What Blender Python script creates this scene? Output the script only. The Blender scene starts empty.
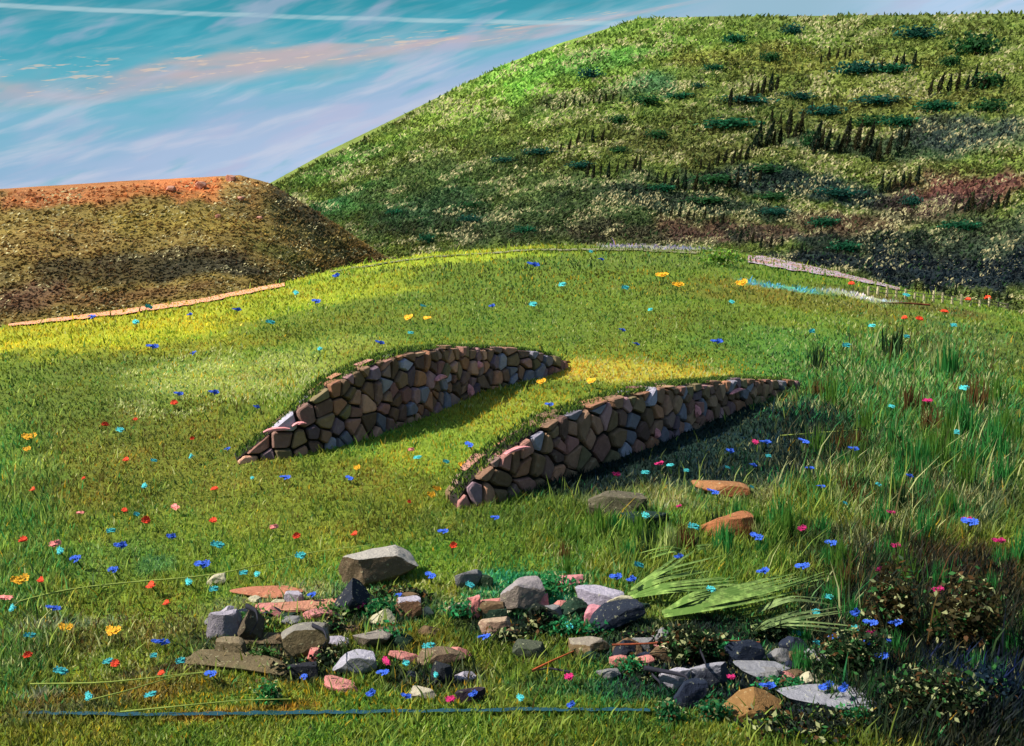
import bpy, math, random
import numpy as np
from mathutils import Vector
random.seed(7); RNG = np.random.default_rng(7)
R = math.radians
scene = bpy.context.scene
COL = scene.collection

# ------------------------------------------------------------------ camera
CZ = 6.0; FPX = 1005.0; PITCH = math.atan(143/FPX)
cam_d = bpy.data.cameras.new('camera'); cam = bpy.data.objects.new('camera', cam_d); COL.objects.link(cam)
cam.location = (0, 0, CZ); cam.rotation_euler = (math.pi/2-PITCH, 0, 0)
cam_d.sensor_width = 36; cam_d.lens = 36*FPX/1024; cam_d.clip_end = 6000; cam_d.clip_start = .1
scene.camera = cam
# ------------------------------------------------------------------ sky, sun, exposure
SUN_EL, SUN_AZ = R(44), R(-102)         # azimuth from +Y towards +X: the sun stands to the left
w = bpy.data.worlds.new('World'); scene.world = w; w.use_nodes = True
def cl(r, g, b, k=1.0):                 # sRGB 0-255 -> linear
    f = lambda c: (c/255/12.92) if c/255 <= .04045 else ((c/255+.055)/1.055)**2.4
    return (f(r)*k, f(g)*k, f(b)*k, 1)
class NT:
    def __init__(s, tree): s.t = tree; s.n = tree.nodes; s.l = tree.links
    def new(s, typ, **kw):
        n = s.n.new(typ)
        for k, v in kw.items(): setattr(n, k, v)
        return n
    def put(s, sock, v):
        if hasattr(v, 'is_output'): s.l.new(v, sock)
        elif v is not None: sock.default_value = v
    def m(s, op, a, b=None, c=None, clamp=False):
        n = s.new('ShaderNodeMath', operation=op); n.use_clamp = clamp
        s.put(n.inputs[0], a); s.put(n.inputs[1], b); s.put(n.inputs[2], c); return n.outputs[0]
    def comb(s, x, y, z):
        n = s.new('ShaderNodeCombineXYZ'); s.put(n.inputs[0], x); s.put(n.inputs[1], y); s.put(n.inputs[2], z); return n.outputs[0]
    def noise(s, vec, scale, detail=4, rough=.55):
        n = s.new('ShaderNodeTexNoise'); s.put(n.inputs['Vector'], vec); n.inputs['Scale'].default_value = scale
        n.inputs['Detail'].default_value = detail; n.inputs['Roughness'].default_value = rough; return n.outputs['Fac']
    def ramp(s, fac, stops, interp='LINEAR'):
        n = s.new('ShaderNodeValToRGB'); n.color_ramp.interpolation = interp; e = n.color_ramp.elements
        while len(e) < len(stops): e.new(.5)
        for q, (p, c) in zip(e, stops): q.position = p; q.color = c
        s.put(n.inputs[0], fac); return n.outputs[0]
    def mix(s, fac, a, b, blend='MIX'):
        n = s.new('ShaderNodeMix', data_type='RGBA', blend_type=blend)
        s.put(n.inputs[0], fac); s.put(n.inputs[6], a); s.put(n.inputs[7], b); return n.outputs[2]
    def sm(s, x, a, b):
        n = s.new('ShaderNodeMapRange', interpolation_type='SMOOTHSTEP'); s.put(n.inputs[0], x)
        n.inputs[1].default_value = a; n.inputs[2].default_value = b; return n.outputs[0]
T = NT(w.node_tree)
bg = w.node_tree.nodes['Background']
sky = T.new('ShaderNodeTexSky', sky_type='NISHITA'); sky.sun_disc = False
sky.sun_elevation = SUN_EL; sky.sun_rotation = SUN_AZ
geo = T.new('ShaderNodeTexCoord'); sep = T.new('ShaderNodeSeparateXYZ'); T.l.new(geo.outputs['Generated'], sep.inputs[0])
dx, dy, dz = sep.outputs
az = T.m('ARCTAN2', dx, dy); el = T.m('ARCSINE', dz)
# bands of cirrus that converge towards a point low beyond the right-hand ridge
# deviation from that point, in radians
du = T.m('SUBTRACT', R(14), az); dv = T.m('SUBTRACT', R(12.6), el)
th = T.m('ARCTAN2', dv, du)                     # angle of the band
rho = T.m('SQRT', T.m('ADD', T.m('MULTIPLY', du, du), T.m('MULTIPLY', dv, dv)))
wv = T.noise(T.comb(T.m('MULTIPLY', th, 5), T.m('MULTIPLY', rho, 6), 0), 1.0, 3)
th2 = T.m('ADD', th, T.m('MULTIPLY', T.m('SUBTRACT', wv, .5), .07))
s1 = T.noise(T.comb(T.m('MULTIPLY', th, 26), T.m('MULTIPLY', rho, 8), 1.7), 1.0, 2.5, .5)
def slant(deg, su, sv_, z, det):
    ca, sa = math.cos(R(deg)), math.sin(R(deg))
    a_ = T.m('ADD', T.m('MULTIPLY', az, ca), T.m('MULTIPLY', el, sa)); b_ = T.m('SUBTRACT', T.m('MULTIPLY', el, ca), T.m('MULTIPLY', az, sa))
    b_ = T.m('ADD', b_, T.m('MULTIPLY', T.m('SUBTRACT', wv, .5), .02))
    return T.noise(T.comb(T.m('MULTIPLY', a_, su), T.m('MULTIPLY', b_, sv_), z), 1.0, det, .55)
s2 = slant(17, 9, 75, 5.1, 4)
s3 = slant(22, 8, 34, 9.3, 4)
tt = T.m('ADD', th2, T.m('MULTIPLY', T.m('SUBTRACT', s1, .5), .10))
K = .52
base = T.ramp(T.m('MULTIPLY', T.m('ADD', tt, R(4)), 1/R(32)), [
    (0.0, cl(34,128,142,K)), (.15, cl(52,148,166,K)), (.27, cl(64,162,182,K)), (.33, cl(96,172,192,K)), (.38, cl(166,176,192,K)),
    (.44, cl(112,180,202,K)), (.52, cl(146,182,212,K)), (.62, cl(166,188,218,K)), (.74, cl(172,196,226,K)), (1, cl(178,204,232,K))])
c = T.mix(T.m('MULTIPLY', T.sm(s2, .45, .72), T.m('ADD', .22, T.m('MULTIPLY', T.sm(th, R(5), R(12)), .33))), base, cl(206,208,224,K))          # pale wisps
c = T.mix(T.m('MULTIPLY', T.sm(s3, .55, .70), .60), c, cl(96,178,196,K))             # turquoise gaps
c = T.mix(T.m('MULTIPLY', T.sm(s3, .47, .32), .45), c, cl(188,186,214,K))            # lilac veils
# warm cloud flecks low in the turquoise band
band = T.m('MULTIPLY', T.sm(th, R(5.2), R(6.8)), T.sm(th, R(10.), R(8.2)))
c = T.mix(T.m('MULTIPLY', T.m('MULTIPLY', band, T.sm(s1, .48, .62)), .5), c, cl(206,178,172,K))
fl = T.noise(T.comb(T.m('MULTIPLY', th, 160), T.m('MULTIPLY', rho, 30), 2.2), 1.0, 3, .7)
c = T.mix(T.m('MULTIPLY', T.m('MULTIPLY', band, T.sm(fl, .56, .66)), .55), c, cl(232,205,180,K))
# long thin white streak across the top of the view
lw = T.m('SUBTRACT', el, T.m('ADD', T.m('MULTIPLY', T.m('MULTIPLY', az, az), -0.06176), T.m('ADD', T.m('MULTIPLY', az, -0.01459), 0.19478)))
lw = T.m('ADD', lw, T.m('MULTIPLY', T.m('SUBTRACT', s3, .5), .003))
line = T.m('MULTIPLY', T.m('MULTIPLY', T.sm(lw, R(-.16), R(-.05)), T.sm(lw, R(.16), R(.05))), T.sm(az, R(9), R(4)))
c = T.mix(T.sm(rho, .16, .03), c, cl(150,186,206,K))
c = T.mix(T.m('MULTIPLY', line, T.m('MULTIPLY', T.sm(s2, .3, .6), .55)), c, cl(190,215,222,K))
skyc = T.mix(1.0, sky.outputs[0], (.10, .10, .10, 1), 'MULTIPLY')
fin = T.mix(T.sm(el, R(16), R(40)), c, skyc)
fin = T.mix(T.sm(el, R(-2), R(-6)), fin, (.09, .11, .07, 1))
T.l.new(fin, bg.inputs[0]); bg.inputs[1].default_value = 1.0
sd = bpy.data.lights.new('sun', 'SUN'); sd.energy = 5.0; sd.angle = R(.6); sd.color = (1, .94, .84)
sun = bpy.data.objects.new('sun', sd); COL.objects.link(sun)
sv = Vector((math.sin(SUN_AZ)*math.cos(SUN_EL), math.cos(SUN_AZ)*math.cos(SUN_EL), math.sin(SUN_EL)))
sun.rotation_euler = sv.to_track_quat('Z', 'Y').to_euler()
vs = scene.view_settings; vs.view_transform = 'Standard'; vs.look = 'None'; vs.gamma = 1; vs.use_curve_mapping = False
vs.exposure = 0.98

# ------------------------------------------------------------------ helpers
def ray(px, py):
    """pixel -> azimuth, tangent of elevation"""
    px = np.asarray(px, float); py = np.asarray(py, float)
    X = (px-512)/FPX; U = (373-py)/FPX
    Y = math.cos(PITCH)+U*math.sin(PITCH); Z = -math.sin(PITCH)+U*math.cos(PITCH)
    return np.arctan2(X, Y), Z/np.hypot(X, Y)
def vnoise(x, y, seed=0):
    xi = np.floor(x).astype(np.int64); yi = np.floor(y).astype(np.int64); xf = x-xi; yf = y-yi
    def h(a, b):
        n = (a*374761393+b*668265263+seed*982451653) & 0x7fffffff
        n = ((n ^ (n >> 13))*1274126177) & 0x7fffffff
        return ((n ^ (n >> 16)) & 0xffff)/65535.0
    u = xf*xf*(3-2*xf); v = yf*yf*(3-2*yf)
    return (h(xi, yi)*(1-u)+h(xi+1, yi)*u)*(1-v)+(h(xi, yi+1)*(1-u)+h(xi+1, yi+1)*u)*v
def fbm(x, y, o=4, seed=0):
    s = 0; a = .5
    for k in range(o): s = s+a*(vnoise(x, y, seed+k)-.5); x = x*2.03+17.1; y = y*2.03+5.3; a *= .5
    return s
def sstep(x, a, b): t = np.clip((x-a)/(b-a), 0, 1); return t*t*(3-2*t)
def table(pts):
    p = np.array(pts, float); a, t = ray(p[:, 0], p[:, 1]); return a, t
# the meadow's crest as (azimuth -> elevation, distance)
CA, CT = table([(-500,420),(-200,372),(12,325),(100,314),(200,300),(280,284),(345,267),(430,254),(540,245),(640,245),(700,248),(760,256),(840,273),(900,288),(960,301),(1012,312),(1200,345),(1600,420)])
DA, _ = table([(-500,300),(12,300),(345,300),(540,300),(760,300),(1012,300),(1600,300)]); DV = np.array([60,82,105,115,108,92,70])
def meadow(x, y):
    r = np.hypot(x, y); a = np.arctan2(x, y)
    s = np.interp(a, CA, CT); D = np.interp(a, DA, DV)
    back = sstep(np.abs(a), 1.1, 2.2); s = s*(1-back)-.05*back
    t = np.clip(r/D, 0, 1)
    z1 = CZ+D*s
    h00 = 2*t**3-3*t**2+1; h01 = -2*t**3+3*t**2; h11 = t**3-t**2
    z = h01*z1+h11*D*(s-.006)                    # h00*0 : level at the camera's foot
    q = np.clip(r-D, 0, 90)
    z = z+(s-.006)*q-.0024*q*q*(1-q/300)
    rr = np.clip(r-D-90, 0, None)
    lo = z1+(s-.006)*90-.0024*8100*.7
    z = np.where(rr > 0, lo+(-24-lo)*(1-np.exp(-rr/60)), z)
    und = fbm(x*.16, y*.16, 3, 3)*.5*sstep(r, 4, 20)*sstep(D*.98-r, 0, 25)+fbm(x*.9, y*.9, 3, 9)*.10*sstep(D-r, 0, 10)
    return z+und
def ground_r(px, py, fn=meadow, r0=4, r1=None):
    """distance at which the ray through a pixel meets the surface"""
    a, t = ray(px, py)
    return solve_r(a, t, fn, r0, r1)
def solve_r(a, t, fn, r0, r1):
    a = np.atleast_1d(a); t = np.atleast_1d(t)
    if r1 is None: r1 = np.interp(a, DA, DV)*1.0
    lo = np.full(a.shape, float(r0)); hi = np.ones(a.shape)*r1
    for _ in range(30):
        m = (lo+hi)/2; below = (CZ+m*t) < fn(m*np.sin(a), m*np.cos(a))
        hi = np.where(below, m, hi); lo = np.where(below, lo, m)
    return a, hi
def at(px, py, fn=meadow, **k):
    a, r = ground_r(px, py, fn, **k); a = float(a[0]); r = float(r[0])
    x, y = r*math.sin(a), r*math.cos(a)
    return x, y, float(fn(np.array([x]), np.array([y]))[0]), r
def meadow1(x, y): return float(meadow(np.array([x]), np.array([y]))[0])

# hills, as ridge lines with distance
RA, RT = table([(-900,330),(-300,300),(0,262),(120,232),(200,208),(270,183),(330,150),(420,106),(500,66),(560,43),(640,18),(720,16),(860,15),(1012,13),(1200,20),(1500,60),(2200,200)])
LA, LT = table([(-2200,300),(-900,240),(-300,205),(12,188),(60,185),(120,181),(240,175),(270,183),(300,201),(340,226),(385,256),(430,285),(520,330),(640,400)])
def hillR(x, y):
    r = np.hypot(x, y); a = np.arctan2(x, y); t = np.interp(a, RA, RT)
    rb = 185+20*np.sin(a*3); rr = 470+70*np.sin(a*2.2+.5)
    q = (r-rb)/(rr-rb); zr = CZ+rr*t; zb = -24
    f = np.clip(q, 0, 1)
    prof = f*.75+.25*f*f*(3-2*f)
    z = zb+(zr-zb)*prof
    z = np.where(q > 1, zr-(r-rr)*.10-((r-rr)**2)*.0007, z)
    z = np.where(q < 0, zb+q*30, z)
    z = z+fbm(x*.018, y*.018, 4, 21)*16*sstep(f, 0, .3)*sstep(1-f, 0, .35)+fbm(x*.09, y*.09, 3, 31)*3.0*sstep(1-f, .0, .12)
    return np.maximum(z, -60)
def hillL(x, y):
    r = np.hypot(x, y); a = np.arctan2(x, y); t = np.interp(a, LA, LT)
    rb = 120.; rr = 200+15*np.sin(a*4)
    q = (r-rb)/(rr-rb); zr = CZ+rr*t; zb = -20
    f = np.clip(q, 0, 1); prof = .35*f+.65*np.sin(f*math.pi/2)
    z = zb+(zr-zb)*prof
    z = np.where(q > 1, zr-(r-rr)*.12-((r-rr)**2)*.004, z)
    z = np.where(q < 0, zb+q*30, z)
    z = z+fbm(x*.05, y*.05, 4, 41)*5*sstep(f, 0, .3)*sstep(1-f, 0, .25)
    return np.maximum(z, -60)

def lin(rgb): return np.array(cl(*rgb)[:3])
class Patch:
    """coloured patches of vegetation and painted shade: ellipses in (azimuth, log distance) on a surface"""
    def __init__(s, base, items, fn, alb, r0=4, r1=None, wob=.35):
        s.base = lin(base)*alb; s.it = []; s.wob = wob
        for (px, py, w_, h_, c_, k_) in items:
            a0, r_0 = ground_r(px, py, fn, r0, r1); _, ra = ground_r(px, py-h_, fn, r0, r1); _, rb = ground_r(px, py+h_, fn, r0, r1)
            l0 = math.log(r_0[0]); s.it.append((a0[0], l0, w_/FPX, max(math.log(ra[0])-l0, .01), max(l0-math.log(rb[0]), .01), lin(c_)*alb, k_))
    def __call__(s, x, y):
        r = np.hypot(x, y); a = np.arctan2(x, y); l = np.log(np.maximum(r, 1e-3))
        out = np.tile(s.base, (x.size, 1))
        n1 = fbm(a*60, l*26, 3, 55); n2 = fbm(a*60, l*26, 3, 77)
        for (a0, l0, wa, hu, hd, c_, k_) in s.it:
            da = (a-a0)/wa+n1*s.wob*2; dl = l-l0; dl = np.where(dl > 0, dl/hu, dl/hd)+n2*s.wob*2
            m = sstep(1.25-np.sqrt(da*da+dl*dl), 0, .7)*k_
            out = out*(1-m[:, None])+c_[None]*m[:, None]
        return out

def new_mat(name, rough=.85):
    m = bpy.data.materials.new(name); m.use_nodes = True
    t = NT(m.node_tree); b = m.node_tree.nodes['Principled BSDF']
    b.inputs['Roughness'].default_value = rough; b.inputs['Specular IOR Level'].default_value = .2
    return m, t, b
def mesh_obj(name, verts, faces, mat, cols=None, parent=None, smooth=False, mats=None, midx=None):
    """verts (n,3) array, faces = (m,k) array or list"""
    me = bpy.data.meshes.new(name)
    v = np.asarray(verts, np.float32)
    if isinstance(faces, np.ndarray):
        m, k = faces.shape
        me.vertices.add(len(v)); me.vertices.foreach_set('co', v.ravel())
        me.loops.add(m*k); me.loops.foreach_set('vertex_index', faces.astype(np.int32).ravel())
        me.polygons.add(m); me.polygons.foreach_set('loop_start', np.arange(0, m*k, k, dtype=np.int32))
        me.update(calc_edges=True)
    else:
        me.from_pydata([tuple(map(float, q)) for q in v], [], [tuple(int(i) for i in f) for f in faces]); me.update()
    if cols is not None:
        at_ = me.color_attributes.new('Col', 'FLOAT_COLOR', 'POINT')
        c4 = np.ones((len(v), 4), np.float32); c4[:, :3] = cols; at_.data.foreach_set('color', c4.ravel())
    for m_ in (mats or [mat]): me.materials.append(m_)
    if midx is not None: me.polygons.foreach_set('material_index', np.asarray(midx, np.int32))
    me.polygons.foreach_set('use_smooth', np.full(len(me.polygons), bool(smooth)))
    o = bpy.data.objects.new(name, me); COL.objects.link(o)
    if parent: o.parent = parent
    return o
def tag(o, label=None, cat=None, group=None, kind=None):
    if label: o['label'] = label
    if cat: o['category'] = cat
    if group: o['group'] = group
    if kind: o['kind'] = kind
    return o
def empty(name, loc, rz=0):
    o = bpy.data.objects.new(name, None); COL.objects.link(o); o.location = loc; o.rotation_euler = (0, 0, rz); o.empty_display_size = .2
    return o
def copy_tree(o, parent=None):
    c_ = o.copy(); COL.objects.link(c_); c_.parent = parent
    for ch in list(o.children): copy_tree(ch, c_)
    return c_
def grid(fn, av, rv, name, mat, colf, skirt=False):
    A, RR = np.meshgrid(av, rv); x = (RR*np.sin(A)).ravel(); y = (RR*np.cos(A)).ravel(); z = fn(x, y)
    n, m = len(rv), len(av); i = np.arange(n-1)[:, None]*m+np.arange(m-1)[None]
    F = np.stack([i, i+1, i+m+1, i+m], -1).reshape(-1, 4)[:, ::-1]
    return mesh_obj(name, np.stack([x, y, z], 1), F[:, ::-1], mat, colf(x, y), smooth=True)

# ------------------------------------------------------------------ ground material
def veg_mat(name, sc, fleck=None, fleck_k=.0, stretch=(1,1,1), dark=None, rot=0, amp=.55, fth=.62):
    m, t, b = new_mat(name, .95)
    at_ = t.new('ShaderNodeAttribute', attribute_name='Col')
    tc = t.new('ShaderNodeTexCoord'); mp = t.new('ShaderNodeMapping'); t.l.new(tc.outputs['Object'], mp.inputs[0])
    mp.inputs['Scale'].default_value = stretch; mp.inputs['Rotation'].default_value = (0, 0, rot)
    v = mp.outputs[0]
    n1 = t.noise(v, sc, 6, .65); n2 = t.noise(v, sc*5.3, 5, .7); n3 = t.noise(v, sc*.22, 4, .5)
    k = t.m('ADD', t.m('MULTIPLY', t.m('SUBTRACT', n1, .5), amp*2.4), t.m('MULTIPLY', t.m('SUBTRACT', n2, .5), amp*2.2))
    k = t.m('ADD', 1.0, k); k = t.m('MAXIMUM', k, .25)
    kk = t.comb(k, k, t.m('MULTIPLY', k, .9))
    col = t.mix(1.0, at_.outputs['Color'], kk, 'MULTIPLY')
    if dark: col = t.mix(t.m('MULTIPLY', t.sm(n3, .50, .62), dark[1]), col, dark[0])
    if fleck:
        f = t.noise(v, sc*7.5, 3, .75); mk = t.sm(t.noise(v, sc*.35, 4, .6), .44, .58)
        col = t.mix(t.m('MULTIPLY', t.m('MULTIPLY', t.sm(f, fth, fth+.05), mk), fleck_k), col, fleck)
    t.l.new(col, b.inputs['Base Color'])
    bu = t.new('ShaderNodeBump'); bu.inputs['Strength'].default_value = .6; bu.inputs['Distance'].default_value = .6/sc
    t.l.new(t.m('ADD', n1, t.m('MULTIPLY', n2, .5)), bu.inputs['Height']); t.l.new(bu.outputs[0], b.inputs['Normal'])
    return m
ALB = .84
# ---- colours of the meadow, with the lower wall's shadow painted in
CREAM=(214,208,150)
MEADOW = Patch((112,134,36), [
    (200,330,260,26,(136,144,34),.9), (100,332,140,20,(176,178,36),.95), (310,285,110,12,(150,166,36),.9), (420,262,120,8,(112,130,40),.9),
    (520,290,230,26,(102,126,36),.8), (640,262,120,8,(102,124,42),.8), (800,300,150,10,(120,118,36),.8), (900,302,90,6,(98,70,36),.5),
    (560,325,210,20,(100,122,34),.8), (330,320,100,18,(100,116,32),.7),
    (170,470,150,60,(112,118,34),.9), (90,400,90,50,(100,118,36),.8), (330,510,160,40,(116,126,34),.7),
    (230,378,110,20,(150,164,66),.75), (340,345,60,10,(148,160,60),.6),
    (520,415,110,22,(146,160,44),.85), (440,450,80,26,(138,160,44),.8), (620,372,130,12,(186,178,58),.85), (460,400,60,12,(160,160,50),.6),
    (20,500,44,90,(92,134,46),.5), (10,640,60,80,(88,130,48),.5), (155,566,20,10,(84,146,70),.6), (70,627,50,6,(156,172,110),.4), (40,700,24,6,(150,180,110),.6), (150,520,60,12,(120,134,40),.5), (110,560,60,20,(76,130,50),.4),
    (880,400,130,60,(80,132,46),.85), (960,350,70,30,(92,116,44),.8), (830,450,60,50,(84,126,44),.8), (980,450,40,70,(70,110,44),.8),
    (820,360,120,30,(88,136,46),.8), (660,540,140,26,(104,136,40),.8),
    (700,436,140,24,(22,50,40),1.), (620,472,110,16,(28,52,40),.95), (730,415,90,14,(26,56,44),.95), (800,420,40,26,(40,76,50),.8), (560,492,50,8,(40,66,40),.8),  # lower wall's cast shadow painted into the turf colour
    (700,488,80,12,(120,134,70),.7), (640,505,70,10,(140,140,84),.5),
    (480,520,90,16,(92,118,38),.5), (430,560,120,22,(108,140,38),.6),
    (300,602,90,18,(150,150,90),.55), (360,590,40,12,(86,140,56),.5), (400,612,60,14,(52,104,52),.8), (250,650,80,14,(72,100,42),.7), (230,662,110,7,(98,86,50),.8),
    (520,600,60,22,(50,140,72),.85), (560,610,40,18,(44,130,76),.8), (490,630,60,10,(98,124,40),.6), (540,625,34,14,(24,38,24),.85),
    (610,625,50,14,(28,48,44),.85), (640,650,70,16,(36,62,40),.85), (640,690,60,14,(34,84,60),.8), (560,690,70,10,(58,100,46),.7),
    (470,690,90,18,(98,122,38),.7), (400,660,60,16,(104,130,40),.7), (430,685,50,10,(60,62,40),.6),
    (110,700,150,14,(112,104,36),.8), (240,714,90,6,(160,130,40),.7), (60,715,70,10,(96,130,56),.6), (170,630,120,14,(108,106,44),.6),
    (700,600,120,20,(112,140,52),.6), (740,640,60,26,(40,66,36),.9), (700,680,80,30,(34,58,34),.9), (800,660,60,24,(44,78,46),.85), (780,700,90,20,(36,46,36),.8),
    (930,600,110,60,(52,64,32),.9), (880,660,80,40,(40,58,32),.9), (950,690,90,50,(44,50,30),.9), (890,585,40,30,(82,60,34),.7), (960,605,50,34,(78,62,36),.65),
    (970,700,60,18,(24,48,58),.7), (870,545,100,10,(62,76,36),.8), (900,510,60,30,(84,88,42),.6), (760,525,50,14,(98,124,46),.5),
    (700,442,150,26,(14,36,32),1.), (640,462,110,20,(16,36,32),1.), (590,486,70,10,(24,44,32),.9), (770,420,70,16,(20,50,38),.9),  # second, deeper layer of the painted wall shadow
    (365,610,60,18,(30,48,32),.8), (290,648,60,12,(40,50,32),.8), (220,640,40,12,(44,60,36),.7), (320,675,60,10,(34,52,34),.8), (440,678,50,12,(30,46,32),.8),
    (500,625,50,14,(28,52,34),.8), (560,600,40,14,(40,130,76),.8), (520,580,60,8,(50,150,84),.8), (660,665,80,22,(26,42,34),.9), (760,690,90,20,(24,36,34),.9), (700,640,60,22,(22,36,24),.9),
    (730,455,120,26,(20,50,42),.95), (680,475,90,14,(26,54,44),.9),  # painted wall shadow widened down the slope
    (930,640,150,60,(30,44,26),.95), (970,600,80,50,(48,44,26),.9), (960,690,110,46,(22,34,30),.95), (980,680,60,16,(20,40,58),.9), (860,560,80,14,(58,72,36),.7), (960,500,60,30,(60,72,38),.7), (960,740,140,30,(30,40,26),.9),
    (430,258,130,7,(166,184,44),.9), (300,300,120,12,(160,172,38),.7), (786,288,42,2.5,(96,176,150),.9), (860,297,34,3,(196,206,160),.8), (650,247,60,3,(176,170,160),.7),
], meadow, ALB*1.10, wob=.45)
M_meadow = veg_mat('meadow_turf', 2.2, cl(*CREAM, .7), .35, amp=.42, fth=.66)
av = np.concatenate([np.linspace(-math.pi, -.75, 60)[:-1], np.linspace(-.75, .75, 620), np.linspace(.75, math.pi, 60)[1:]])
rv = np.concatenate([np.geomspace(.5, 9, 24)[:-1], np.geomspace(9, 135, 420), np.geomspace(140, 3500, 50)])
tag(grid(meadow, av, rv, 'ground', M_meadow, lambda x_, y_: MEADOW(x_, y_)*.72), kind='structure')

HR = Patch((92,106,44), [
    (560,75,120,40,(104,132,50),.9), (520,75,40,30,(110,150,58),.9), (440,115,70,12,(112,134,52),.8), (680,40,130,24,(100,124,48),.85), (340,165,60,12,(84,120,50),.8),
    (350,205,50,22,(60,104,50),.85), (320,212,30,12,(52,92,48),.8), (600,60,60,12,(84,134,58),.7), (640,85,40,12,(62,116,76),.7), (420,190,60,30,(74,92,46),.8), (430,225,70,16,(52,66,36),.9),
    (570,100,80,8,(60,70,34),.75), (520,225,150,22,(56,70,40),.9), (480,180,80,24,(66,84,42),.8), (600,190,120,30,(64,82,44),.8), (430,210,60,20,(44,72,42),.8),
    (800,60,140,16,(116,120,52),.7), (940,80,90,30,(98,108,44),.7), (860,110,150,26,(96,102,46),.8), (760,130,110,26,(82,94,42),.7), (690,150,100,18,(88,92,44),.7),
    (900,150,110,14,(58,74,48),.9), (960,135,60,20,(44,56,52),.9), (800,185,140,14,(26,44,42),.95), (700,205,120,14,(38,52,40),.9), (930,175,60,12,(90,98,48),.8),
    (640,235,120,12,(60,58,40),.9), (740,232,90,12,(82,58,48),.9), (850,225,60,12,(78,56,46),.85), (970,190,60,20,(92,56,50),.95), (920,210,60,16,(60,50,44),.8),
    (900,250,160,20,(26,38,30),.95), (960,275,110,26,(18,30,34),1.), (840,262,90,8,(22,34,38),.95), (980,235,50,24,(50,62,44),.8),
], hillR, ALB*1.34, r0=190, r1=540, wob=.6)
HL = Patch((92,78,38), [
    (130,190,130,12,(132,80,44),.75), (60,196,70,12,(120,76,44),.7), (200,184,60,9,(150,88,50),.8), (250,186,40,12,(112,86,44),.8),
    (150,222,130,16,(106,92,42),.9), (60,240,60,20,(98,80,42),.8), (150,262,120,10,(52,46,28),.9), (200,268,80,9,(38,36,24),.95), (90,275,70,10,(60,52,30),.8),
    (280,215,60,20,(94,80,42),.8), (320,238,60,12,(78,72,38),.8), (300,210,28,14,(60,54,32),.9), (30,300,40,20,(74,52,42),.8), (300,262,50,9,(74,74,34),.8), (120,298,90,7,(84,62,36),.8),
], hillL, ALB*1.95, r0=121, r1=205, wob=.6)
M_hr = veg_mat('hill_pasture', .16, cl(*CREAM, .8), .75, amp=.62, stretch=(1, 1.6, 1), rot=.5, fth=.60)
M_hl = veg_mat('hill_moor', .30, cl(214,196,150,.75), .6, amp=.60, stretch=(.6, 1.6, 1), fth=.62)
av2 = np.concatenate([np.linspace(-1.15, -.34, 60)[:-1], np.linspace(-.34, .6, 560), np.linspace(.6, 1.3, 60)[1:]])
rv2 = np.concatenate([np.linspace(150, 560, 330), np.linspace(565, 900, 30)])
tag(grid(hillR, av2, rv2, 'hill', M_hr, HR), kind='structure')
av3 = np.concatenate([np.linspace(-1.3, -.6, 50)[:-1], np.linspace(-.6, .12, 420)])
rv3 = np.concatenate([np.linspace(105, 225, 200), np.linspace(226, 320, 30)])
tag(grid(hillL, av3, rv3, 'hill', M_hl, HL), kind='structure')

# ------------------------------------------------------------------ paths, rill
def flat_mat(name, rgb, k=.7, sc=3, amp=.5, rough=.9, alt=None):
    m, t, b = new_mat(name, rough)
    tc = t.new('ShaderNodeTexCoord'); n1 = t.noise(tc.outputs['Object'], sc, 6, .65); n2 = t.noise(tc.outputs['Object'], sc*.35, 4, .6)
    c1 = cl(*rgb, k); hi = tuple(min(1, q*(1+amp)) for q in c1[:3])+(1,); lo = tuple(q*(1-amp) for q in c1[:3])+(1,)
    col = t.mix(t.sm(n1, .3, .7), lo, hi)
    if alt: col = t.mix(t.sm(n2, .48, .58), col, cl(*alt, k))
    t.l.new(col, b.inputs['Base Color'])
    bu = t.new('ShaderNodeBump'); bu.inputs['Strength'].default_value = .5; bu.inputs['Distance'].default_value = .25/sc
    t.l.new(n1, bu.inputs['Height']); t.l.new(bu.outputs[0], b.inputs['Normal'])
    return m
def strip(name, up, dn, mat, lift=.03, n=160, cross=6, rag=.9):
    up = np.array(up, float); dn = np.array(dn, float)
    xs = np.linspace(up[0, 0], up[-1, 0], n); V = []
    for x in xs:
        yu = np.interp(x, up[:, 0], up[:, 1]); yd = np.interp(x, dn[:, 0], dn[:, 1])
        g_ = lambda sd: float(fbm(np.array([x*.11]), np.array([sd*7.3]), 3, 5))*3
        yu, yd = yu+rag*g_(1)+rag*.4*g_(3), yd+rag*g_(2); yd = max(yd, yu+.4)
        a, ru = ground_r(x, yu); _, rd = ground_r(x, yd); ru = ru[0]; rd = min(rd[0], ru*.995)
        for k in range(cross+1):
            r = rd+(ru-rd)*k/cross; X, Y = r*math.sin(a[0]), r*math.cos(a[0]); V.append((X, Y, meadow1(X, Y)+lift))
    F = [(i*(cross+1)+k, (i+1)*(cross+1)+k, (i+1)*(cross+1)+k+1, i*(cross+1)+k+1) for i in range(n-1) for k in range(cross)]
    return tag(mesh_obj(name, np.array(V), F, mat, smooth=True), kind='structure')
M_lil = flat_mat('pale_lilac_gravel', (196,176,190), .62, 2, .3, alt=(190,140,130))
M_tan = flat_mat('worn_earth', (150,146,110), .55, 1.2, .4, alt=(110,124,60))
M_pink = flat_mat('pink_earth', (226,150,120), .85, 1.5, .25, alt=(196,140,100))
strip('path', [(8,320),(120,309),(200,299),(245,290),(285,284)], [(8,328),(120,316),(200,304.5),(245,295),(285,287)], M_pink, .12)
strip('path', [(330,272),(430,257),(540,250),(640,249),(700,252)], [(330,273),(430,258.3),(540,251),(640,251.5),(700,254.5)], M_tan, .10)
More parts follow.
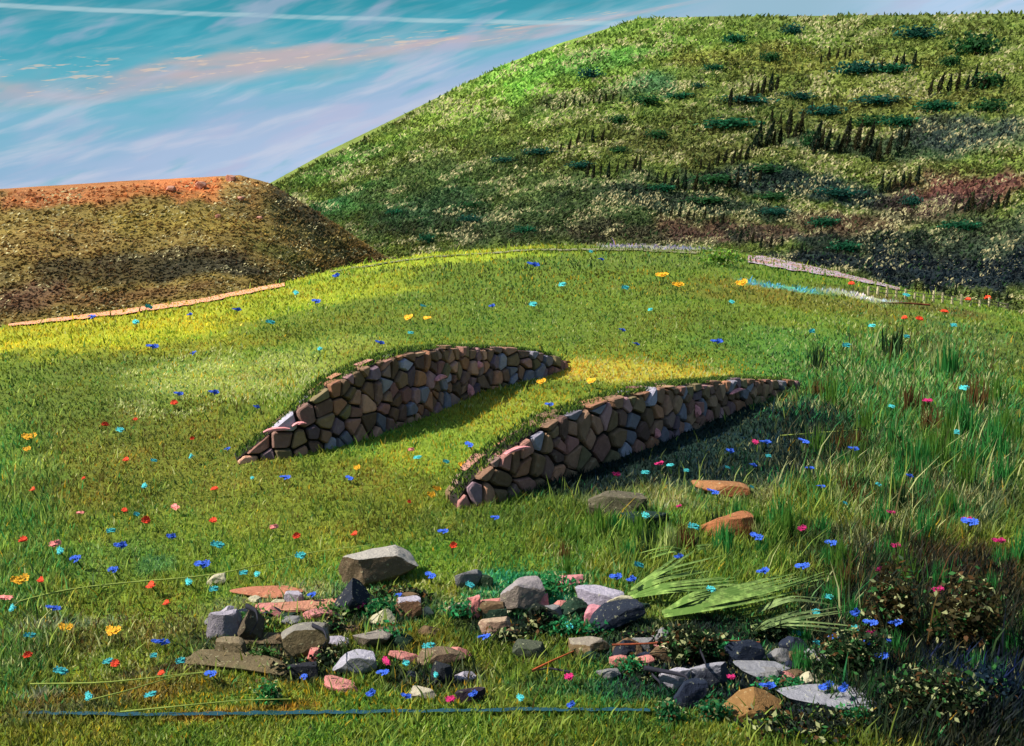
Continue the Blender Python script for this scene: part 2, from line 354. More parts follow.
strip('path', [(748,255.5),(790,262),(842,274),(900,289)], [(748,263),(790,271),(842,279),(900,291)], M_lil, .12)
mW, tW, bW = new_mat('rill_water', .12); bW.inputs['Base Color'].default_value = cl(44,92,104,.4); bW.inputs['Specular IOR Level'].default_value = .6
strip('water', [(20,716),(130,718),(330,716),(520,713),(650,714)], [(20,718),(130,721),(330,719),(520,716),(650,716)], mW, .07, n=160, cross=2, rag=1.3)

# ------------------------------------------------------------------ grass
def blades(name, x, y, z, h, wd, cols, mat, lean=.35, ang=None, kind='stuff', parent=None, drift=0):
    """tapered bent blades, 5 vertices each, one mesh"""
    n = len(x); th = RNG.uniform(0, 2*math.pi, n) if ang is None else ang
    # blade faces roughly any direction
    fx, fy = np.cos(th), np.sin(th)
    la = RNG.normal(0, lean, n); lb = RNG.normal(0, lean, n)+drift
    P = np.zeros((n, 5, 3), np.float32)
    b = np.stack([x, y, z], 1); side = np.stack([fx, fy, np.zeros(n)], 1)*wd[:, None]*.5
    m = b+np.stack([la*h*.35+lb*h*.3, lb*0+la*h*.1, h*.55], 1); tip = b+np.stack([(lb+la)*h*.9, la*h*.3, h], 1)
    P[:, 0] = b-side; P[:, 1] = b+side; P[:, 2] = m+side*.8; P[:, 3] = m-side*.8; P[:, 4] = tip
    i = np.arange(n)[:, None]*5
    tri = np.concatenate([i+np.array([[0, 1, 2]]), i+np.array([[0, 2, 3]]), i+np.array([[3, 2, 4]])], 0)
    return mesh_obj(name, P.reshape(-1, 3), tri, mat, np.repeat(cols, 5, 0), parent=parent)
M_blade, tb, bb = new_mat('grass_blade', .7)
ab = tb.new('ShaderNodeAttribute', attribute_name='Col'); tb.l.new(ab.outputs['Color'], bb.inputs['Base Color'])
tr = tb.new('ShaderNodeBsdfTranslucent'); tb.l.new(ab.outputs['Color'], tr.inputs[0]); mx = tb.new('ShaderNodeMixShader'); mx.inputs[0].default_value = .6
tb.l.new(bb.outputs[0], mx.inputs[1]); tb.l.new(tr.outputs[0], mx.inputs[2]); tb.l.new(mx.outputs[0], tb.n['Material Output'].inputs[0])

def dens(px, py, items, base=0.):
    v = np.full(px.shape, base)
    for (cx, cy, w_, h_, k_) in items:
        v = np.maximum(v, k_*sstep(1.3-np.hypot((px-cx)/w_, (py-cy)/h_), 0, .6))
    return v
def pix(x, y, z):
    Y = y*math.cos(PITCH)-(z-CZ)*math.sin(PITCH); Z = y*math.sin(PITCH)+(z-CZ)*math.cos(PITCH)
    return 512+FPX*x/Y, 373-FPX*Z/Y
def scatter(n, amin=-.85, amax=.85, smax=.80, zbias=1.0):
    a = RNG.uniform(amin, amax, n); tc_ = np.interp(a, CA, CT)
    t = tc_-(RNG.random(n)**1.12)*(smax+tc_)
    a, r = solve_r(a, t, meadow, 4, None); return r*np.sin(a), r*np.cos(a), r
N = 520000
x, y, r = scatter(N); z = meadow(x, y); px, py = pix(x, y, z)
base = MEADOW(x, y)
la_ = np.log(r); aa_ = np.arctan2(x, y)
sw = fbm(aa_*7+la_*2, la_*9-aa_*5, 4, 61); sw2 = fbm(aa_*30, la_*14, 3, 66)
base = base*np.exp(sw*1.1+sw2*.7)[:, None]; base[:, 0] *= np.exp(sw2*.9-sw*.5); base[:, 2] *= 1.9; base[:, 0] *= 1.10; base[:, 1] *= .97
base *= (1+.28*sstep(34-r, 0, 16))[:, None] if False else 1
LONE = [(910,450,130,120,1.), (850,480,80,80,.7), (700,490,130,30,.3), (700,560,130,40,.45), (620,530,90,30,.5), (940,640,120,110,.8), (560,500,90,30,.35), (990,340,60,40,.3), (30,560,40,160,.3), (350,395,160,30,.15)]
lone = dens(px, py, LONE, .0)
h = (.05+.07*RNG.random(N))*(1+.5*fbm(x*.6, y*.6, 2, 4)*2)+lone*(.10+.28*RNG.random(N))
h = np.maximum(h, r*.0028)
tallm = (RNG.random(N) < .045)&(fbm(x*.5, y*.35, 3, 8) > -.02); h[tallm] *= RNG.uniform(1.8, 3.2, tallm.sum())
wd = np.maximum(.020+.014*RNG.random(N), r*.0015)
bri = np.exp(RNG.normal(.12, .22, N))[:, None]; cols = base*bri
cols[:, 0] *= 1+RNG.normal(0, .12, N); cols[:, 2] *= np.clip(1+RNG.normal(0, .3, N), .3, 2)
u = RNG.random(N); clump = vnoise(x*1.3, y*1.3*.7, 90)
def over(mask, rgb, k): cols[mask] = cols[mask]*(1-k)+lin(rgb)*ALB*k
cr = dens(px, py, [(880,440,150,110,.3), (760,490,130,30,.16), (920,620,120,110,.08), (740,640,150,60,.2), (540,600,90,50,.2), (380,610,110,40,.18), (230,378,110,26,.55), (160,405,50,14,.5), (620,372,130,14,.4), (520,400,100,40,.12), (600,330,160,20,.06), (120,640,130,50,.1), (880,340,120,40,.16), (300,310,200,20,.03)], .015)
over(tallm&(u < .55)&~((px > 790)&(py > 570)), (168,190,84), .7); over(tallm&(u > .75), (66,96,36), .7)
over((u < cr)&(clump > .42), (216,216,150), .8)
em = dens(px, py, [(900,420,130,110,.35), (800,480,80,40,.3), (540,590,90,30,.5), (20,560,50,160,.16), (700,510,130,24,.25), (820,640,120,80,.2), (650,690,90,40,.35), (340,600,90,60,.2), (360,440,60,14,.3)], .03)
over((RNG.random(N) < em)&(clump < .62), (56,156,84), .7)
ye = dens(px, py, [(560,410,90,26,.25), (430,455,50,22,.2), (620,368,130,14,.35), (220,380,90,22,.10), (480,350,90,14,.05), (300,700,200,24,.12), (600,285,120,14,.08), (440,270,150,20,.04), (520,425,60,16,.2)], .006)
over(RNG.random(N) < ye, (226,176,40), .8)
br = dens(px, py, [(900,430,120,100,.16), (930,600,120,60,.3), (850,440,60,90,.12), (160,640,160,40,.15), (170,470,140,60,.05)], .01)
over(RNG.random(N) < br, (104,74,40), .8)
dk = dens(px, py, [(930,650,140,90,.65), (740,670,120,50,.35), (720,446,150,36,.85), (630,466,110,20,.85), (370,612,70,20,.4), (300,650,80,20,.4), (540,620,80,24,.4), (430,675,60,20,.4), (590,640,70,30,.35), (560,265,200,14,.1), (860,390,120,60,.08)], .02)  # dark blades: lower wall's shadow put in by colour, plus dark growth elsewhere
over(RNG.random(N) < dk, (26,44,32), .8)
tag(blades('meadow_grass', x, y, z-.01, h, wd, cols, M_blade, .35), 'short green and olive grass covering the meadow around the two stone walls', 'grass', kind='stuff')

# tussocks and dry grass on the two hills
def hill_tufts(name, fn, patch, n, a0, a1, r0, r1, hpx, wpx, label, cream, m2):
    a = RNG.uniform(a0, a1, n); t0 = np.interp(a, RA if fn is hillR else LA, RT if fn is hillR else LT)
    tb_ = np.interp(a, CA, CT)-.01
    t = tb_+(t0-tb_)*RNG.random(n)
    a, r = solve_r(a, t, fn, r0, r1)
    x, y = r*np.sin(a), r*np.cos(a); z = fn(x, y); base = patch(x, y)
    bn = fbm(a*26-t*40, t*110+a*22, 4, 71); b2 = fbm(a*90, t*160, 2, 73); base = base*np.exp(bn*1.5+b2*.9)[:, None]; base[:, 0] *= np.exp(-bn*.5); base[:, 2] *= 1.15; base[:, 0] *= 1.05
    cols = base*np.exp(RNG.normal(0, .28, n))[:, None]
    cl_ = fbm(a*38+t*30, t*120-a*30, 3, 12)+.5
    mk = (RNG.random(n) < cream*sstep(cl_, .50, .60)*np.clip(base.sum(1)/.12, .25, 1))
    cols[mk] = lin((222,212,160))*ALB*RNG.uniform(.7, 1.1, mk.sum())[:, None]
    g = RNG.random(n) < .10; cols[g] = cols[g]*.4+lin(m2)*ALB*.6
    d = RNG.random(n) < .14*sstep(fbm(a*20, t*50, 3, 33)+.5, .42, .6); cols[d] *= .45
    h = r/FPX*hpx*RNG.uniform(.5, 1.5, n); h[mk] *= .75
    wd_ = r/FPX*wpx*RNG.uniform(.6, 1.4, n)
    return tag(blades(name, x, y, z-.05, h, wd_, cols, M_blade, .5, drift=.35), label, 'grass', kind='stuff')
hill_tufts('hill_grass', hillR, HR, 135000, -.30, .85, 190, 540, 2.9, 2.3, 'tufted green and straw coloured grass over the tall green hillside', .62, (60,104,48))
hill_tufts('moor_grass', hillL, HL, 34000, -.95, -.1, 121, 212, 2.0, 2.9, 'brown and straw coloured moor grass over the low brown hill', .34, (90,60,36))

# ------------------------------------------------------------------ dry stone walls
M_stone, ts, bs = new_mat('wall_stone', .9)
as_ = ts.new('ShaderNodeAttribute', attribute_name='Col'); tcs = ts.new('ShaderNodeTexCoord')
ns = ts.noise(tcs.outputs['Object'], 7, 7, .7); ns2 = ts.noise(tcs.outputs['Object'], 40, 4, .7)
ks = ts.m('ADD', .45, ts.m('MULTIPLY', ns, 1.1)); cs = ts.mix(1.0, as_.outputs['Color'], ts.comb(ks, ks, ks), 'MULTIPLY')
cs = ts.mix(ts.m('MULTIPLY', ts.sm(ns, .60, .70), .4), cs, cl(170,165,140,.7))
ts.l.new(cs, bs.inputs['Base Color']); bus = ts.new('ShaderNodeBump'); bus.inputs['Strength'].default_value = .8; bus.inputs['Distance'].default_value = .05
ts.l.new(ts.m('ADD', ns, ts.m('MULTIPLY', ns2, .4)), bus.inputs['Height']); ts.l.new(bus.outputs[0], bs.inputs['Normal'])
M_core = flat_mat('dark_earth_core', (34,28,24), .8, 5, .4)
STONE_COL = [(132,100,98),(96,78,84),(112,84,66),(128,92,80),(106,86,64),(116,88,70),(102,80,60),(108,104,112),(122,84,78),(104,92,66),(140,98,74),(92,72,56),(112,90,82),(118,114,124),(128,100,78),(98,74,66),(150,112,92)]
def clip(poly, nx, ny, d):
    out = []
    for i in range(len(poly)):
        p, q = poly[i], poly[(i+1) % len(poly)]; sp = p[0]*nx+p[1]*ny-d; sq = q[0]*nx+q[1]*ny-d
        if sp <= 0: out.append(p)
        if (sp < 0 < sq) or (sq < 0 < sp): k = sp/(sp-sq); out.append((p[0]+(q[0]-p[0])*k, p[1]+(q[1]-p[1])*k))
    return out
def dry_wall(top, bot, label, pinks, seed, cell=.37):
    rnd = random.Random(seed); top = np.array(top, float); bot = np.array(bot, float)
    xs = np.linspace(bot[0, 0], bot[-1, 0], 60); P = []; H = []
    for px_ in xs:
        yb = np.interp(px_, bot[:, 0], bot[:, 1]); yt = np.interp(px_, top[:, 0], top[:, 1])
        X, Y, Z, rr_ = at(px_, yb); _, t_ = ray(px_, yt); P.append((X, Y, Z)); H.append(max(CZ+rr_*float(t_)-Z, .16))
    P = np.array(P); H = np.array(H)
    k = np.ones(7)/7
    for ax in (0, 1): P[:, ax] = np.convolve(np.pad(P[:, ax], 3, mode='reflect', reflect_type='odd'), k, 'valid')
    top_z = P[:, 2]+H; P[:, 2] = meadow(P[:, 0], P[:, 1])
    S = np.concatenate([[0], np.cumsum(np.hypot(*np.diff(P[:, :2], axis=0).T))]); L = S[-1]
    H = np.maximum(top_z-P[:, 2], .14)
    org = P[len(P)//2].copy()
    tx = np.gradient(P[:, 0], S); ty = np.gradient(P[:, 1], S); ln = np.hypot(tx, ty); tx /= ln; ty /= ln
    # outward normal: to the right of the direction of travel (faces the viewer)
    def pos(u, v, d):
        X = np.interp(u, S, P[:, 0]); Y = np.interp(u, S, P[:, 1]); Z = np.interp(u, S, P[:, 2]); a = np.interp(u, S, tx); b = np.interp(u, S, ty)
        bat = v*.10
        return (X+b*(d-bat)-org[0], Y-a*(d-bat)-org[1], Z+v-org[2])
    root = empty('dry_stone_wall', tuple(org)); tag(root, label, 'stone wall', 'curved dry stone walls set in the meadow')
    TH = .75
    def face(side):
        base = -.15; sites = []
        nrow = int((H.max()+.3)/cell)+1
        u = 0; 
        for j in range(nrow):
            u = -.2+rnd.random()*cell
            while u < L+.2:
                sites.append([u+rnd.uniform(-.16, .16), base+(j+.5)*cell+rnd.uniform(-.19, .19)]); u += cell*rnd.uniform(.55, 1.9)
        V = []; F = []; C = []; pinkV = []
        sites = [s for s in sites if s[1] < np.interp(s[0], S, H)+.1 and 0 <= s[0] <= L]
        for i, s in enumerate(sites):
            hh = float(np.interp(s[0], S, H)); sl = float((np.interp(s[0]+.2, S, H)-np.interp(s[0]-.2, S, H))/.4)
            poly = [(max(-.05, s[0]-1), base), (min(L+.05, s[0]+1), base), (min(L+.05, s[0]+1), s[1]+1), (max(-.05, s[0]-1), s[1]+1)]
            nn = math.hypot(sl, 1); poly = clip(poly, -sl/nn, 1/nn, (hh+rnd.uniform(-.06, .07)-sl*s[0])/nn)
            for q in sites:
                if q is s or abs(q[0]-s[0]) > 1.6 or abs(q[1]-s[1]) > 1.6: continue
                nx, ny = q[0]-s[0], q[1]-s[1]; d = math.hypot(nx, ny)
                if d < 1e-4: continue
                nx /= d; ny /= d; poly = clip(poly, nx, ny, nx*(q[0]+s[0])/2+ny*(q[1]+s[1])/2)
                if len(poly) < 3: break
            if len(poly) < 3: continue
            cx = sum(p[0] for p in poly)/len(poly); cy = sum(p[1] for p in poly)/len(poly)
            # soften the corners: subdivide and pull in
            pts = []
            for a in range(len(poly)):
                p, q = poly[a], poly[(a+1) % len(poly)]
                for k_ in (rnd.uniform(.06, .16), rnd.uniform(.84, .94)): pts.append((p[0]+(q[0]-p[0])*k_, p[1]+(q[1]-p[1])*k_))
            gap = rnd.uniform(.80, .93); bulge = rnd.uniform(.03, .13)*(1 if side > 0 else 1)
            tilt = (rnd.uniform(-.12, .12), rnd.uniform(-.10, .18))
            n0 = len(V); m_ = len(pts)
            rings = [(gap, -.22), (gap, .0), (gap*.93, bulge*.7), (gap*.80, bulge)]
            col = lin(rnd.choice(STONE_COL))*1.35*rnd.uniform(.6, 1.25)
            for (kk_, dd) in rings:
                for (a, b) in pts:
                    uu = cx+(a-cx)*kk_+rnd.uniform(-.008, .008); vv = cy+(b-cy)*kk_+rnd.uniform(-.008, .008)
                    dpt = dd+((uu-cx)*tilt[0]+(vv-cy)*tilt[1] if dd > 0 else 0)+rnd.uniform(-.008, .008)
                    V.append(pos(uu, vv, dpt if side > 0 else -TH-dpt+2*vv*.10)); C.append(col)
            for q_ in range(len(rings)-1):
                for a in range(m_):
                    b = (a+1) % m_; f = (n0+q_*m_+a, n0+q_*m_+b, n0+(q_+1)*m_+b, n0+(q_+1)*m_+a); F.append(f if side > 0 else f[::-1])
            f = tuple(n0+(len(rings)-1)*m_+a for a in range(m_)); F.append(f if side > 0 else f[::-1])
        return V, F, C
    V, F, C = face(1); V2, F2, C2 = face(-1); n = len(V)
    mesh_obj('stones', np.array(V+V2), F+[tuple(i+n for i in f) for f in F2], M_stone, np.array(C+C2), parent=root)
    # earth core
    Vc = []; Fc = []
    for i, u_ in enumerate(S):
        hh = H[i]-.05
        for (v, d) in ((-.3, -.06), (hh, -.06), (hh+.03, -TH*.5), (hh, -TH+.06), (-.3, -TH+.06)): Vc.append(pos(u_, v, d if d > -TH*.6 else d+.2*v))
    for i in range(len(S)-1):
        for k_ in range(4): Fc.append((i*5+k_, i*5+k_+1, (i+1)*5+k_+1, (i+1)*5+k_))
    Fc.append((0, 1, 2, 3, 4)); Fc.append(tuple((len(S)-1)*5+k_ for k_ in (4, 3, 2, 1, 0)))
    mesh_obj('core', np.array(Vc), Fc, M_core, parent=root)
    # turf growing on top
    n = 5000; uu = RNG.uniform(0, L, n); dd = RNG.uniform(-TH+.08, -.04, n); Q = np.array([pos(a, float(np.interp(a, S, H))-.03, b) for a, b in zip(uu, dd)])
    cols = (lin((74,104,40))*ALB)[None]*np.exp(RNG.normal(0, .3, n))[:, None]
    cols[RNG.random(n) < .25] = lin((36,52,26))*ALB; cols[RNG.random(n) < .15] = lin((150,170,60))*ALB
    blades('turf', Q[:, 0], Q[:, 1], Q[:, 2], RNG.uniform(.05, .15, n), np.full(n, .03), cols, M_blade, .5, parent=root)
    # rust-pink wedge stones set into the face
    for (px_, py_, ww, hh_) in pinks:
        # nearest point of the wall face under that pixel column
        a_, t_ = ray(px_, py_); k_ = int(np.argmin(np.abs(np.arctan2(P[:, 0], P[:, 1])-float(a_)))); rr_ = math.hypot(P[k_, 0], P[k_, 1])
        v0 = CZ+rr_*float(t_)-P[k_, 2]; W_ = ww*rr_/FPX; H_ = hh_*rr_/FPX; Vv = []; nseg = 7
        for q_ in range(nseg):
            f = q_/(nseg-1); e = math.sin(f*math.pi)**.5*.5+.12
            for (sv_, sd_) in ((-1, .10), (-.5, .2), (.6, .2), (1, .10)):
                Vv.append(pos(S[k_]+(f-.5)*W_, v0+sv_*H_*.5*e+(f-.5)*W_*.0+math.sin(f*3)*.03, sd_+rnd.uniform(-.01, .01)))
        Fv = [(q_*4+j, (q_+1)*4+j, (q_+1)*4+j+1, q_*4+j+1) for q_ in range(nseg-1) for j in range(3)]+[(3, 2, 1, 0), tuple((nseg-1)*4+j for j in range(4))]
        o = mesh_obj('pink_stone', np.array(Vv), Fv, M_pinkst, parent=root); o['label'] = 'pink stone in the brown wall face'
    return P, S, H, tx, ty
M_pinkst = flat_mat('pink_stone', (214,140,140), .8, 8, .3)
W1 = dry_wall([(238,458),(262,440),(290,416),(330,388),(380,364),(420,351),(455,347),(510,348),(545,352),(568,360)],
              [(238,464),(262,460),(300,455),(340,447),(390,430),(430,415),(460,400),(500,386),(540,378),(568,368)],
              'upper curved dry stone wall of brown and grey stones, left and behind the other', [(442,378,22,9),(468,392,8,24),(480,366,7,14),(275,430,26,7),(300,424,14,5)], 3)
W2 = dry_wall([(458,500),(470,484),(500,458),(540,431),(570,415),(610,402),(650,391),(700,383),(750,379),(797,381)],
              [(458,509),(480,506),(520,494),(560,481),(600,464),(640,450),(680,434),(720,417),(760,401),(797,388)],
              'lower curved dry stone wall of brown and grey stones with painted shade along its foot', [(515,450,34,6),(694,412,8,22),(733,391,34,5),(652,434,6,18)], 5)

# ------------------------------------------------------------------ boulders
_rm = {}
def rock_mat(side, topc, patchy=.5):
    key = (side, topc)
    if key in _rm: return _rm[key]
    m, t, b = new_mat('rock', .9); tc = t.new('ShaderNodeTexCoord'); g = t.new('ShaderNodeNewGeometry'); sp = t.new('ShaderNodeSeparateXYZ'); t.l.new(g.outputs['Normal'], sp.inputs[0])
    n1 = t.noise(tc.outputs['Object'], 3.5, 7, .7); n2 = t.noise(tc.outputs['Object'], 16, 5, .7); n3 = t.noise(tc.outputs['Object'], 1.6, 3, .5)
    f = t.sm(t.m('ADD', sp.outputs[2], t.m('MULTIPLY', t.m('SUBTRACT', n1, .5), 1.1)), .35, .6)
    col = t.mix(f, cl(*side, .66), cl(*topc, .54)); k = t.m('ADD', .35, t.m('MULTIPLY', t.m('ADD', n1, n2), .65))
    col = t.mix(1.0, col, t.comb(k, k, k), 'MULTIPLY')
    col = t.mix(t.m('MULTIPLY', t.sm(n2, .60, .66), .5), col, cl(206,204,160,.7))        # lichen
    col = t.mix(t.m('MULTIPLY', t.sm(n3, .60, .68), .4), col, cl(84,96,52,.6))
    t.l.new(col, b.inputs['Base Color']); bu = t.new('ShaderNodeBump'); bu.inputs['Strength'].default_value = .9; bu.inputs['Distance'].default_value = .06
    t.l.new(t.m('ADD', n1, t.m('MULTIPLY', n2, .5)), bu.inputs['Height']); t.l.new(bu.outputs[0], b.inputs['Normal'])
    _rm[key] = m; return m
import bmesh
_ib = bmesh.new(); bmesh.ops.create_icosphere(_ib, subdivisions=4, radius=1); IV = np.array([v.co[:] for v in _ib.verts]); IF = np.array([[v.index for v in f.verts] for f in _ib.faces]); _ib.free()
def rock_mesh(seed, kind):
    rg = np.random.default_rng(seed); V = IV.copy()
    nrm = rg.normal(size=(15, 3)); nrm /= np.linalg.norm(nrm, axis=1)[:, None]
    planes = [(n, rg.uniform(.52, .82)) for n in nrm]
    if kind == 'slab': planes += [(np.array([rg.uniform(-.12, .12), -.12, 1.]), .42), (np.array([.75, -.5, .3]), .68)]
    if kind == 'block': planes += [(np.array([.1, -.1, 1.]), .60), (np.array([0.2, -1., .1]), .6), (np.array([1., .1, .1]), .66)]
    if kind == 'peak': planes += [(np.array([-.8, -.2, .62]), .40), (np.array([.7, -.3, .62]), .42)]
    for n, d in planes:
        n = n/np.linalg.norm(n); s = V@n; V = V-np.clip(s-d, 0, None)[:, None]*n[None]*.96
    V = V+V/np.linalg.norm(V, axis=1)[:, None]*(fbm(V[:, 0]*2.4+seed, V[:, 1]*2.4+V[:, 2]*2, 4, seed)*.12)[:, None]
    lo, hi = V.min(0), V.max(0); V = (V-(lo+hi)/2)/(hi-lo)        # unit box
    V[:, 2] += .5
    return V
M_moss = None
def rock(x0, y0, x1, y1, side, topc, kind, label, name='boulder', tilt=0, seed=None, group=None, depth=.8, patch=None):
    seed = seed or int(x0*7+y0); X, Y, Z, rr_ = at((x0+x1)/2, y1-(y1-y0)*.12)
    W_ = (x1-x0)*rr_/FPX*1.06; dep = (y1-y0)*rr_/FPX
    # the visible height is made of real height plus the foreshortened top
    v = math.sin(math.atan2(CZ-Z, rr_)); Hh = dep*.85; D_ = max(W_*depth*.6, Hh*.8)
    if kind == 'slab': D_ = min(max(W_*.55, .2), dep/v*.55+.15); Hh = max(dep-D_*v*.8, dep*.4)
    V = rock_mesh(seed, kind); V = V*np.array([W_, D_, Hh*1.22]); V[:, 2] -= Hh*.2
    V[:, 2] += V[:, 0]*math.tan(tilt)
    root = tag(mesh_obj(name, V, IF, rock_mat(side, topc)), label, 'stone' if group else 'rock', group)
    root.location = (X, Y+D_*.32, meadow1(X, Y+D_*.32)); root.rotation_euler = (0, 0, random.Random(seed).uniform(-.25, .25))
    return root
LIL=(186,178,190); BRN=(112,94,72); DBR=(84,72,56); NAVY=(36,42,54); PNK=(222,146,136); SAL=(204,132,100); GRY=(150,146,150); ORG=(206,118,62); TAN=(140,116,84)
RK = [
 (338,552,416,590,BRN,(196,188,176),'block','wide pale slab-topped boulder with brown side, highest of the left cluster',.04),
 (334,580,369,621,NAVY,(44,48,60),'peak','dark blue-black pointed rock just below the wide pale boulder',0),
 (394,596,423,622,(116,84,60),LIL,'block','small lilac rock right of the dark pointed rock',.1),
 (228,587,300,600,SAL,SAL,'slab','upper salmon slab left of the dark pointed rock',.03),
 (264,600,344,615,(196,124,96),(216,150,120),'slab','long salmon slab touching the dark pointed rock',-.04),
 (302,607,340,622,(200,120,110),(206,136,132),'slab','short rose slab under the long salmon slab',.08),
 (206,610,240,642,(140,132,140),LIL,'block','lilac boulder at the left end of the left cluster',.12),
 (236,608,262,648,DBR,(96,84,66),'peak','brown dark-edged boulder beside the leftmost lilac one',0),
 (280,624,330,666,(112,98,70),(146,140,130),'block','grey brown boulder in the middle of the left cluster',.1),
 (236,634,290,645,DBR,(110,94,70),'slab','thin brown slab leaning on the grey brown boulder',.03),
 (180,654,296,673,(92,82,54),(118,104,74),'slab','very long flat brown slab below the left cluster',.0),
 (305,648,322,668,(206,120,116),PNK,'block','little pink rock at the foot of the grey brown boulder',.2),
 (332,654,376,679,(130,130,132),(184,180,192),'block','small lilac grey rock below the left cluster',.1),
 (320,679,360,695,(206,128,124),PNK,'slab','narrow pink slab low in the left cluster',-.12),
 (288,664,318,682,(34,36,44),(42,44,52),'block','low black rock under the grey brown boulder',0),
 (416,650,466,668,(96,76,60),(130,110,86),'block','brown rock between the two boulder clusters',.0),
 (430,662,452,690,(30,34,42),(40,44,50),'block','black rock under the brown rock between the clusters',0),
 (408,686,438,703,(150,140,126),(200,190,164),'slab','cream flat stone near the bottom of the picture',.0),
 (454,688,486,706,(44,34,44),(56,44,56),'block','dark plum rock near the bottom edge',.0),
 (444,602,472,621,(128,112,84),(176,160,140),'slab','tan flat stone beside the upright pink stone',.1),
 (467,594,481,621,(214,130,124),(226,150,146),'block','upright pink stone at the left of the middle cluster',.3),
 (500,580,544,616,(130,118,108),(168,158,158),'block','rounded grey boulder at the top of the middle cluster',.1),
 (534,594,549,611,(222,140,140),(226,150,150),'block','tiny pink block against the rounded grey boulder',.2),
 (553,575,584,589,(214,130,130),(224,146,146),'slab','pink slab above the lilac block',.04),
 (576,590,628,614,(150,142,156),(194,186,200),'block','large lilac block in the middle cluster',-.02),
 (584,605,603,625,(210,136,148),(222,150,160),'block','pink wedge under the lilac block',.2),
 (584,607,645,637,(34,42,58),(40,48,64),'block','large navy rock below the lilac block',.18),
 (526,604,558,638,(26,34,28),(32,42,32),'block','black green rock under the rounded grey boulder',.0),
 (568,636,610,659,(116,96,66),(160,148,132),'slab','brown boulder with pale top under the navy rock',.1),
 (608,640,640,664,(32,36,50),(36,42,54),'peak','navy pointed rock right of the brown pale-topped boulder',.3),
 (470,575,494,590,(30,52,32),(34,58,36),'block','dark green mossy rock at the top of the middle cluster',0),
 (660,668,690,692,(150,146,156),(196,192,202),'block','lilac rock beside the black arching root',.1),
 (674,680,708,712,(32,40,60),(36,46,66),'block','navy block under the lilac rock by the arching root',.1),
 (724,640,764,671,(30,40,58),(34,44,62),'block','navy block at the left end of the grey slabs',.1),
 (736,660,794,681,(120,122,126),(160,160,166),'slab','grey slab below the navy block',-.1),
 (786,648,830,664,(120,120,124),(158,156,162),'slab','upper right grey slab near the navy block',.0),
 (720,693,784,724,(122,90,50),(150,112,66),'peak','brown gold rock at the bottom edge',.1),
 (784,685,884,719,(112,114,122),(162,162,170),'slab','broad grey slab at the bottom edge beside the brown gold rock',.02),
 (784,710,870,722,(28,36,66),(30,40,70),'slab','dark blue stone ledge below the broad grey slab',.02),
 (588,494,648,523,(88,84,62),(112,104,84),'block','grey brown mound half below the lower wall',.0),
 (622,511,669,533,(24,48,42),(28,56,48),'slab','dark green block beside the grey brown mound',.06),
 (701,517,755,541,(160,98,60),(186,120,78),'block','orange boulder in the grass right of the dark green block',.10),
 (694,483,750,498,(150,92,56),(178,124,80),'block','long rust orange slab below the shaded foot of the lower wall',-.08),
 (640,520,664,530,(60,60,50),(90,80,64),'slab','small olive stone beside the dark green block',0),
 (212,640,246,660,(96,84,60),(140,124,96),'block','tan block just left above the very long flat slab',.1),
 (352,630,392,652,(90,80,66),(150,140,130),'slab','grey slab between the pointed rock and the small lilac grey rock',.1),
 (478,618,512,640,(150,120,100),(196,168,140),'block','sandy block below the upright pink stone',.1),
 (512,640,548,662,(52,60,48),(90,96,76),'slab','mossy slab left of the brown pale-topped boulder',-.1),
 (690,664,730,690,(60,64,76),(170,168,176),'block','pale-topped block right of the black arching root',.1),
 (836,660,872,680,(50,56,60),(130,132,134),'slab','dark grey slab at the right end of the grey slabs',.0),
]
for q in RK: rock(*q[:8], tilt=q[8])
rb = random.Random(12)
RC = [('lilac', LIL), ('dark blue', (38,46,66)), ('pink', (216,140,130)), ('brown', (120,96,68)), ('pale cream', (206,198,164)), ('grey', (140,138,138)), ('dark green', (34,62,44))]
for (cx_, cy_, sx_, sy_, n_, wh) in [(275,625,70,24,20,'among the left boulders'), (390,640,46,22,8,'right of the left boulders'), (550,618,70,22,18,'among the middle boulders'), (650,660,60,18,13,'around the black roots'), (770,680,60,18,11,'around the broad grey slab'), (440,672,30,14,5,'between the boulder clusters')]:
    for k_ in range(n_):
        a_, b_ = cx_+rb.gauss(0, sx_*.6), min(cy_+rb.gauss(0, sy_*.7), 716); nm_, rgb_ = rb.choice(RC); w__ = rb.uniform(13, 34); h__ = w__*rb.uniform(.4, .75)
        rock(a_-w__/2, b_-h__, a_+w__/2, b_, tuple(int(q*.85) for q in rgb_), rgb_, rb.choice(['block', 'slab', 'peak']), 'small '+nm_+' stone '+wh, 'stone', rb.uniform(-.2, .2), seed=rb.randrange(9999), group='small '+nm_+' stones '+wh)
# small pink rocks on the brown hill
pk = None
for (px_, py_, s_) in [(231,177.5,1.), (171,188,.9), (201,185,1.1), (241,197,.7), (218,214,.6), (260,216,.6), (66,172,.0)]:
    if not s_: continue
    X, Y, Z, rr_ = at(px_, py_+3.5, hillL, r0=121, r1=205)
    V = rock_mesh(int(px_), 'block')*np.array([1.7, 1.4, 1.3])*s_; V[:, 2] -= .25
    where = {231:'on the crest of the brown hill',171:'below the crest, furthest left on the brown hill',201:'below the crest of the brown hill, middle of three',241:'on the right shoulder of the brown hill',218:'halfway down the brown hill',260:'low on the right flank of the brown hill'}[px_]
    o = tag(mesh_obj('pink_rock', V, IF, rock_mat((206,136,112), (220,160,136))), 'small pink rock '+where, 'rock'); o.location = (X, Y, Z)

